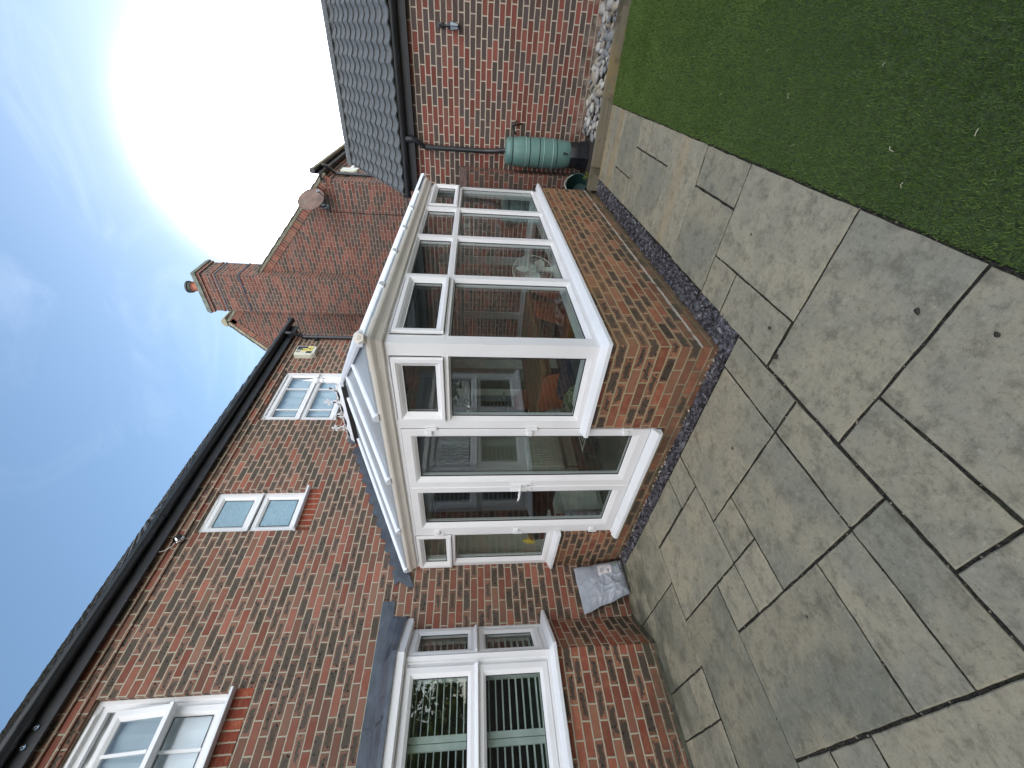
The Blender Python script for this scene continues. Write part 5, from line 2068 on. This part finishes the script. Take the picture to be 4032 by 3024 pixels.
def patch(u0, u1, v0, v1, lift, nu_=10):
    mb = MB()
    v = [bagp(u0 + (u1 - u0) * i / nu_, v0 + (v1 - v0) * j / nu_, 1) + fn_ * lift for j in range(nu_ + 1) for i in range(nu_ + 1)]
    mb.add(v, [(j * (nu_ + 1) + i, j * (nu_ + 1) + i + 1, (j + 1) * (nu_ + 1) + i + 1, (j + 1) * (nu_ + 1) + i) for j in range(nu_) for i in range(nu_)], True)
    return mb


lab = patch(.66, .93, .47, .74, .0022).build('address_label', simple('label_paper', (.72, .70, .74), .6), t)
ink = simple('label_ink', (.16, .16, .18), .6)
k = MB()
for v0, u0, u1 in ((.52, .74, .86), (.54, .74, .84), (.56, .74, .87), (.58, .74, .83), (.60, .78, .86)):
    q = patch(u0, u1, v0, v0 + .007, .0034, 4)
    k.add(q.v, q.f, True)
k.build('address_lines', ink, lab)
k = MB()
for i in range(9):
    u0 = .69 + i * .0095
    q = patch(u0, u0 + .004 + .002 * (i % 3), .665, .70, .0034, 2)
    k.add(q.v, q.f, True)
k.build('barcode', ink, lab)
k = MB()
cpt = bagp(.855, .82, 1) + fn_ * .0025
k.lathe(cpt, [(0, .001), (.016, .001), (.016, -.002)], 20, fn_)
st = k.build('sticker', simple('green_sticker', (.02, .16, .07), .5), t)
k = MB()
sx_ = (TR - TL).normalized()
sz_ = fn_.cross(sx_).normalized()
k.prism([cpt + fn_ * .0018 + sx_ * a + sz_ * b_ for a, b_ in ((-.009, -.007), (-.002, -.010), (.007, -.004), (.010, .008), (.001, .004), (-.004, -.002))], fn_ * .0004)
k.build('leaf_mark', simple('sticker_white', (.7, .75, .7), .5), st)
k = MB()
k.tube([bagp(.995, .925, 1) + fn_ * .003, bagp(.9, .91, 1) + fn_ * .003, bagp(.78, .915, 1) + fn_ * .003, bagp(.66, .92, 1) + fn_ * .003], .0042, 6)
k.build('seal_strip', RUBBER, t)

# ================================================================== INSIDE THE CONSERVATORY
ORANGE = simple('orange_leather', (.26, .066, .022), .5, nscale=3, namt=.12, bscale=60, bdist=.001, dirt=.12, dcol=(.36, .15, .09))
NAVY = simple('navy_fabric', (.012, .016, .030), .85, bscale=200, bdist=.001)
WOOD = None
m, nt, out = mat('table_wood')
P = OBJ(nt)
n = NO(nt, VM(nt, 'MULTIPLY', P, (1.2, 14, 14)), 2.0, 5, .6, .6)
pbsdf(nt, out, MIX(nt, n, (.17, .10, .045), (.30, .20, .10)), .45, bump=n, bdist=.002)
WOOD = m
FZ = .20
t = thing('dining_table', 'wooden dining table inside the conservatory', 'table', (2.2, 1.80, FZ))
b = MB()
b.bbox(1.20, 3.0, 1.12, 2.10, FZ + .715, FZ + .765, .006)
b.build('table_top', WOOD, t)
b = MB()
b.box(1.30, 2.90, 1.22, 2.0, FZ + .63, FZ + .714)
b.build('apron', WOOD, t)
for x in (1.34, 2.86):
    for y in (1.26, 1.96):
        b = MB()
        b.tube([(x, y, FZ), (x, y, FZ + .63)], [.028, .040], 10)
        b.build('leg', RUBBER, t)


def chair(loc, rot, label, m_, proto=None):
    if proto:
        r = dup(proto, loc, rot, label)
        return r
    t = thing('dining_chair', label, 'chair', loc, rot, 'dining chairs around the table')
    # local space: seat faces +X
    b = MB()
    bm = bmesh.new()
    bmesh.ops.create_cube(bm, size=1)
    for q in bm.verts:
        q.co = V((q.co.x * .44, q.co.y * .46, .44 + q.co.z * .09))
    bmesh.ops.bevel(bm, geom=bm.edges[:], offset=.03, segments=3, profile=.6, affect='EDGES')
    b.frombm(bm, True)
    b.build('seat', m_, t, False)
    b = MB()
    nu_, nv2 = 14, 12
    v = []
    for side in (0, 1):
        for j in range(nv2 + 1):
            for i in range(nu_ + 1):
                u_, w_ = i / nu_ * 2 - 1, j / nv2
                wid = .235 * (1 - .12 * w_ ** 3)
                zt = .40 + .46 * w_ - .05 * (abs(u_) ** 4) * w_
                x = -.20 - .10 * w_ + .10 * u_ * u_ + (.022 if side else -.022) * (1 - max(abs(u_), abs(2 * w_ - 1)) ** 6)
                v.append((x, wid * u_, zt))
    m_n = (nu_ + 1) * (nv2 + 1)
    f = []
    for s0 in (0, m_n):
        f += [(s0 + j * (nu_ + 1) + i, s0 + j * (nu_ + 1) + i + 1, s0 + (j + 1) * (nu_ + 1) + i + 1, s0 + (j + 1) * (nu_ + 1) + i) for j in range(nv2) for i in range(nu_)]
    b.add(v, f, True)
    b.build('backrest', m_, t, False, sharp=180)
    for sx in (-1, 1):
        for sy in (-1, 1):
            b = MB()
            b.tube([(sx * .16, sy * .17, .41), (sx * .22, sy * .22, 0)], [.016, .010], 8)
            b.build('leg', simple('brass_leg', (.45, .32, .12), .3, metal=.8) if 'brass_leg' not in bpy.data.materials else bpy.data.materials['brass_leg'], t, False)
    return t


c0 = chair((.96, 1.10, FZ), 0.05, 'orange upholstered chair at the door end of the wooden table', ORANGE)
chair((1.72, .92, FZ), math.pi / 2 + .12, 'orange chair at front of wooden table, nearest the glazed corner', ORANGE, c0)
chair((2.42, .90, FZ), math.pi / 2 - .1, 'orange chair at front of wooden table, farther from the glazed corner', ORANGE, c0)
chair((2.3, 2.34, FZ), -math.pi / 2, 'orange chair on the house side of the wooden table', ORANGE, c0)
t = thing('armchair', 'dark navy armchair inside the glazed corner of the conservatory', 'armchair', (.84, .78, FZ))
b = MB()
b.bbox(.46, .98, .40, .82, FZ + .14, FZ + .42, .05)
b.build('seat', NAVY, t, sharp=60)
b = MB()
b.bbox(.40, .54, .34, .88, FZ + .15, FZ + .76, .05)
b.build('backrest', NAVY, t, sharp=60)
for y0, y1 in ((.32, .42), (.80, .90)):
    b = MB()
    b.bbox(.48, .98, y0, y1, FZ + .14, FZ + .54, .04)
    b.build('arm', NAVY, t, sharp=60)
for x in (.46, .94):
    for y in (.38, .84):
        b = MB()
        b.tube([(x, y, FZ), (x, y, FZ + .15)], [.012, .02], 8)
        b.build('leg', RUBBER, t)
m, nt, out = mat('leaf_print')
P = OBJ(nt)
vo = nd(nt, 'ShaderNodeTexVoronoi', {'Vector': VM(nt, 'MULTIPLY', P, (14, 8, 10)), 'Scale': 1.6}, feature='DISTANCE_TO_EDGE')
n = NO(nt, P, 11, 3, .6, 1.2)
c = MIX(nt, SS(nt, n, .40, .56), (.010, .020, .022), (.060, .095, .045))
c = MIX(nt, SS(nt, vo.outputs[0], .01, .045, 1, 0), c, (.26, .30, .20))
pbsdf(nt, out, c, .75)
b = MB()
bm = bmesh.new()
bmesh.ops.create_uvsphere(bm, u_segments=36, v_segments=24, radius=1)
for q in bm.verts:
    x, y, z = q.co
    sq = lambda a: math.copysign(abs(a) ** .55, a)
    q.co = V((sq(x) * .24, sq(y) * .23, z * .085 * (1.1 - .5 * max(abs(x), abs(y)))))
    q.co += q.normal * mnoise.noise(q.co * 11) * .012
b.frombm(bm, True, Matrix.Translation((.26, .86, FZ + .50)) @ Matrix.Rotation(R(-70), 4, 'Y') @ Matrix.Rotation(R(12), 4, 'X'))
o = b.build('cushion', m, sharp=180)
tag(o, 'leaf patterned cushion stuffed between the glass and the navy armchair', 'cushion')

# desk fan on the window board
t = thing('desk_fan', 'white desk fan standing on the sill behind the glass', 'fan', (1.63, .20, .862))
hub = V((1.63, .205, 1.112))
fa_ = V((-.35, -.80, .05)).normalized()
FANW = simple('fan_plastic', (.74, .76, .74), .4)
qd = fa_.to_track_quat('Z', 'Y')
b = MB()
b.lathe((1.63, .19, .862), [(0, .0), (.10, 0), (.105, .012), (.09, .028), (.034, .040), (.028, .06), (.022, .16), (.024, .20), (0, .20)], 24)
b.build('base', FANW, t)
b = MB()
b.lathe(hub, [(0, -.13), (.04, -.128), (.052, -.11), (.055, -.05), (.048, -.035), (0, -.035)], 20, fa_)
b.build('motor', FANW, t)
for k in range(3):
    b = MB()
    a0 = k * 2 * math.pi / 3 + 1.35
    pts = []
    for i in range(9):
        rr_ = .035 + .135 * i / 8
        hw = .020 + .060 * math.sin(math.pi * min(1, (i + .6) / 9.2)) ** .8
        for sgn in (-1, 1):
            ang = a0 + sgn * hw / max(rr_, .06) * .62
            pts.append(hub + qd @ V((rr_ * math.cos(ang), rr_ * math.sin(ang), .012 * sgn)))
    b.add(pts, [(2 * i, 2 * i + 1, 2 * i + 3, 2 * i + 2) for i in range(8)], True)
    b.build('blade', FANW, t)
b = MB()
for zz, r0 in ((.045, .03), (.03, .12), (0, .200), (-.03, .12)):
    b.tube([hub + qd @ V((r0 * math.cos(a), r0 * math.sin(a), zz)) for a in (2 * math.pi * k / 40 for k in range(41))], .0048 if r0 > .15 else .0018, 5, False)
for k in range(48):
    a = 2 * math.pi * k / 48
    for s_ in (1, -1):
        b.tube([hub + qd @ V((r0 * math.cos(a), r0 * math.sin(a), s_ * z_)) for r0, z_ in ((.036, .046), (.10, .040), (.16, .026), (.200, 0))], .0011, 3, False)
b.build('guard', FANW, t)
b = MB()
b.lathe(hub, [(0, .056), (.046, .053), (.052, .044), (0, .044)], 20, fa_)
fc_ = b.build('badge', FANW, t)
b = MB()
for r0, n_ in ((.040, 26), (.028, 18), (.016, 10), (.006, 4)):
    for k in range(n_):
        a = 2 * math.pi * k / n_
        b.lathe(hub + qd @ V((r0 * math.cos(a), r0 * math.sin(a), .0535)), [(0, .0022), (.0036, .002), (.0036, -.001)], 6, fa_)
b.build('vent_dots', RUBBER, fc_)

# radiator, picture, cabinet, bag on the floor, boxes
t = thing('radiator', 'white ribbed radiator on the cream inner wall', 'radiator', (1.62, 2.95, FZ))
RADM = simple('radiator_enamel', (.66, .68, .58), .35)
b = MB()
b.box(1.34, 1.95, 2.925, 2.985, FZ + .215, FZ + .715)
for k in range(15):
    x = 1.36 + k * .0405
    b.tube([(x, 2.918, FZ + .235), (x, 2.918, FZ + .695)], .011, 6)
b.bbox(1.335, 1.955, 2.905, 2.99, FZ + .70, FZ + .73, .006)
b.build('panel', RADM, t)
b = MB()
b.tube([(1.36, 2.95, FZ), (1.36, 2.95, FZ + .20)], .009, 8)
b.tube([(1.36, 2.95, FZ + .19), (1.36, 2.89, FZ + .19)], .018, 10)
b.build('valve', RUBBER, t)
m, nt, out = mat('picture_print')
P = OBJ(nt)
n = nd(nt, 'ShaderNodeTexWave', {'Vector': P, 'Scale': 5.0, 'Distortion': 9.0, 'Detail': 3.0, 'Detail Scale': 1.4}).outputs[1]
pbsdf(nt, out, MIX(nt, SS(nt, n, .45, .95), (.015, .017, .020), (.22, .24, .25)), .3)
t = thing('framed_picture', 'dark swirling print in a pale mauve frame on the inner wall', 'picture', (1.62, 3.0, 1.64))
b = MB()
b.box(1.42, 1.85, 2.992, 3.002, 1.72, 2.14)
b.build('print', m, t)
b = MB()
b.ring((0, 3.004, 0), XA, nW, 1.34, 1.93, 1.64, 2.22, (.085,) * 4, [(0, 0), (0, .025), (.7, .030), (1, .014), (1, 0)])
b.build('frame', simple('mauve_frame', (.42, .38, .48), .5), t)
t = thing('white_cabinet', 'low white cabinet just inside the doors by the house wall', 'cabinet', (.62, 2.60, FZ))
b = MB()
b.bbox(.34, .74, 2.44, 2.92, FZ + .04, FZ + .44, .004)
b.build('carcass', WHITEW, t)
b = MB()
b.bbox(.32, .76, 2.42, 2.93, FZ + .442, FZ + .468, .006)
b.build('cabinet_top', WHITEW, t)
b = MB()
b.box(.36, .72, 2.46, 2.90, FZ, FZ + .04)
b.build('plinth', WHITEW, t)
t = thing('patterned_box', 'black and white patterned box on the floor inside the doors', 'box', (1.1, 2.1, FZ))
b = MB()
b.bbox(.95, 1.30, 1.85, 2.25, FZ, FZ + .16, .008)
b.build('box', simple('box_black', (.03, .03, .032), .6, nscale=20, namt=.5), t)
b = MB()
b.ring((0, 0, FZ + .161), XA, Zv, .99, 1.26, 1.89, 2.21, (.03,) * 4, [(0, 0), (0, .002), (1, .002), (1, 0)], YA)
b.ring((0, 0, FZ + .161), XA, Zv, 1.06, 1.19, 1.97, 2.13, (.025,) * 4, [(0, 0), (0, .002), (1, .002), (1, 0)], YA)
b.build('pattern', WHITEW, t)
t = thing('rubbish_bag', 'black bag with a yellow bottle on the inner sill by the house', 'bag', (.18, 2.62, .862))
b = MB()
bm = bmesh.new()
bmesh.ops.create_icosphere(bm, subdivisions=4, radius=1)
for q in bm.verts:
    n_ = 1 + .22 * mnoise.noise(q.co * 1.6) + .10 * (1 - abs(mnoise.noise(q.co * 5)))
    q.co = V((q.co.x * .085 * n_, q.co.y * .14 * n_, max(-.10, q.co.z * .125 * n_)))
b.frombm(bm, True, Matrix.Translation((.19, 2.58, .965)))
b.build('bag', simple('black_film', (.012, .013, .014), .22), t, sharp=180)
b = MB()
b.lathe((.155, 2.74, .99), [(0, 0), (.034, .002), (.038, .03), (.036, .08), (.016, .11), (.014, .13), (0, .13)], 16)
b.build('bottle', YELLOW, t)
t = thing('interior_door', 'white half glazed door standing open inside the house', 'door', (2.62, 2.96, FZ))
b = MB()
aD = V((.78, -.62, 0)).normalized()
nD2 = V((-.62, -.78, 0)).normalized()
b.ring((2.05, 2.98, 0), aD, nD2, 0, .66, FZ + .02, FZ + 2.0, (.10, .10, .62, .12), [(0, 0), (0, .04), (.9, .04), (1, .02), (1, 0)])
b.build('leaf', WHITEW, t)
b = MB()
pane(b, (2.05, 2.98, 0), aD, nD2, .09, .57, FZ + .62, FZ + 1.89, .02, .006)
b.build('pane', GLASS, t)
b = MB()
hp = V((2.05, 2.98, 0)) + aD * .60 + nD2 * .04 + Zv * (FZ + 1.02)
b.tube([hp, hp + nD2 * .05, hp + nD2 * .05 - aD * .11], .009, 8)
b.build('handle', CHROME, t)
t = thing('white_column', 'square white boxed column beside the opening into the house', 'column', (3.5, 2.9, FZ))
b = MB()
b.bbox(3.38, 3.64, 2.78, 3.0, FZ, 2.72, .006)
b.build('shaft', WHITEW, t)
b = MB()
b.box(3.36, 3.66, 2.76, 3.0, FZ, FZ + .12)
b.build('base', WHITEW, t)

# ================================================================== LITTER ON THE GROUND
LEAFD = simple('dead_leaf', (.035, .030, .022), .8, nscale=30, namt=.4)
rr = random.Random(14)


def scrap(x, y, r0, name, label, cat, m_, z=.004, n_=7, group=None, el=1.0):
    b = MB()
    pts = []
    a0 = rr.random() * 6
    for k in range(n_):
        a = a0 + 2 * math.pi * k / n_
        q = r0 * rr.uniform(.5, 1.1)
        pts.append(V((x + q * math.cos(a) * el, y + q * math.sin(a), z + rr.random() * r0 * .35)))
    c = V((x, y, z + r0 * .5))
    b.add(pts + [c, V((x, y, z - .002))], [(k, (k + 1) % n_, n_) for k in range(n_)] + [((k + 1) % n_, k, n_ + 1) for k in range(n_)])
    o = b.build(name, m_)
    tag(o, label, cat, group)


scrap(-.47, -.265, .022, 'soil_clump', 'black clump of soil on the slab nearest the slate corner', 'soil clump', SOIL, n_=9)
for (x, y, r0, lb) in ((-.33, -.36, .012, 'curled dark twig on the slab beside the soil clump'), (-.96, -.83, .016, 'dark crumpled leaf on the large slab near the grass'),
                       (-1.22, -.89, .011, 'single dark leaf on the slab by the lawn edge'), (-.55, .42, .010, 'small dark leaf on the slab before the doors'),
                       (.18, -.72, .009, 'sliver of dry leaf on the pale slab beside the grass'), (-1.5, .62, .009, 'small dark leaf on the large slab left of the doors')):
    scrap(x, y, r0, 'dead_leaf', lb, 'leaf', LEAFD, group='dead leaves on the patio', el=1.4)
STRAW = simple('pale_straw', (.55, .52, .38), .7)
for i, (x, y) in enumerate(((-.75, -1.38), (-1.05, -1.32), (-.45, -1.30), (.15, -1.2), (.35, -1.42), (1.1, -1.35), (1.7, -1.55), (2.3, -1.4), (.7, -1.6), (-.2, -1.55), (-.6, -1.2), (2.9, -1.7))):
    b = MB()
    a = rr.random() * 6.28
    L = .006 + .010 * rr.random()
    pts = [V((x, y, .024)), V((x + math.cos(a) * L, y + math.sin(a) * L, .028)), V((x + math.cos(a + .25) * 2 * L, y + math.sin(a + .25) * 2 * L, .022))]
    b.tube(pts, .0011, 5)
    o = b.build('straw', STRAW)
    tag(o, 'pale stalk of dry grass lying on the lawn', 'straw', 'pale stalks on the lawn')

# ================================================================== BEHIND THE CAMERA (seen in the glass)
FENCE = simple('fence_timber', (.16, .11, .065), .85, nscale=5, namt=.3)
for (P0, P1, lb) in (((-9, -8.2), (9, -8.2), 'brown timber fence along the end of the lawn'), ((-9.2, -8), (-9.2, 4), 'brown timber fence at the side of the garden')):
    b = MB()
    n_ = int(math.hypot(P1[0] - P0[0], P1[1] - P0[1]) / .12)
    for k in range(n_):
        tt = k / n_
        x, y = P0[0] + (P1[0] - P0[0]) * tt, P0[1] + (P1[1] - P0[1]) * tt
        dx_, dy_ = (.056, .008 + .004 * (k % 2)) if P0[1] == P1[1] else (.008 + .004 * (k % 2), .056)
        b.box(x - dx_, x + dx_, y - dy_, y + dy_, -.1, 1.78)
    o = b.build('garden_fence', FENCE)
    tag(o, lb, 'fence')
BARK = simple('bark', (.09, .07, .05), .9, bscale=20, bdist=.02)
LEAFM = attr_mat('tree_leaf', (.030, .060, .010), (.20, .24, .045), .5, .35, .45)


def tree(x, y, h, r, label, seed):
    rg_ = np.random.default_rng(seed)
    t = thing('garden_tree', label, 'tree', (x, y, 0))
    b = MB()
    b.tube([(x, y, -.1), (x + .05, y, h * .3), (x, y + .08, h * .62)], [.16, .12, .05], 10)
    for k in range(6):
        a = k * 1.05 + seed
        b.tube([(x + .03, y, h * (.28 + .05 * k)), (x + math.cos(a) * r * .6, y + math.sin(a) * r * .6, h * (.5 + .06 * k))], [.06, .015], 6)
    b.build('trunk', BARK, t)
    n_ = 12000
    cl = rg_.normal(0, 1, (60, 3))
    cl /= np.linalg.norm(cl, axis=1)[:, None]
    cl *= (rg_.random(60) ** .45)[:, None]
    c = np.array([x, y, h * .62]) + cl * np.array([r, r, h * .36])
    p = c[rg_.integers(0, 60, n_)] + rg_.normal(0, .17, (n_, 3)) * r * .9
    u_ = rg_.normal(0, 1, (n_, 3)); u_ /= np.linalg.norm(u_, axis=1)[:, None]
    w_ = np.cross(u_, rg_.normal(0, 1, (n_, 3))); w_ /= np.linalg.norm(w_, axis=1)[:, None]
    s_ = rg_.uniform(.09, .17, (n_, 1))
    v = np.stack([p - u_ * s_, p + w_ * s_ * .5, p + u_ * s_, p - w_ * s_ * .5], 1).reshape(-1, 3)
    v -= np.array([x, y, 0])
    me = bpy.data.meshes.new('crown')
    me.from_pydata(v.tolist(), [], (np.arange(n_)[:, None] * 4 + np.arange(4)).tolist())
    me.materials.append(LEAFM)
    o = bpy.data.objects.new('crown', me)
    COL.objects.link(o)
    o.parent = t
    set_tint(o, np.repeat(np.clip(rg_.normal(.5, .28, n_), 0, 1), 4))


tree(-4.6, -10.5, 8.2, 2.9, 'tall leafy tree beyond the end fence, reflected in the bay window', 1)
tree(-8.2, -11.4, 8.4, 3.2, 'broad leafy tree beyond the corner of the two fences', 2)
tree(-12.2, -3.2, 5.6, 2.0, 'round leafy tree behind the side fence', 5)
tree(.4, -10.8, 4.6, 1.8, 'small leafy tree beyond the fence facing the garage end', 7)
oh = thing('house_opposite', 'brick house with brown roof beyond the side fence', 'house', (-22, 4, 0))
b = MB()
b.wall((-18, 0, 0), YA, -2, 8, 0, 5, [])
b.quad((-18, -2, 0), (-26, -2, 0), (-26, -2, 5), (-18, -2, 5))
b.add([(-18, -2, 5), (-26, -2, 5), (-22, -2, 8.2)], [(0, 1, 2)])
b.quad((-18, 8, 0), (-26, 8, 0), (-26, 8, 5), (-18, 8, 5))
b.build('wall', B_NEIGH, oh)
b = MB()
b.prism([(-17.6, -2.3, 4.9), (-22, -2.3, 8.3), (-26.4, -2.3, 4.9), (-26.4, -2.3, 4.75), (-22, -2.3, 8.1), (-17.6, -2.3, 4.75)], (0, 10.6, 0))
b.build('roof', TILE_BR, oh)
for y in (.2, 3.6, 6.0):
    for z in (.9, 3.2):
        b = MB()
        b.box(-18.0, -17.95, y, y + 1.2, z, z + 1.2)
        wo_ = b.build('window', PVC, oh)
        b = MB()
        b.box(-17.99, -17.94, y + .08, y + 1.12, z + .08, z + 1.12)
        b.build('pane', FROST, wo_)
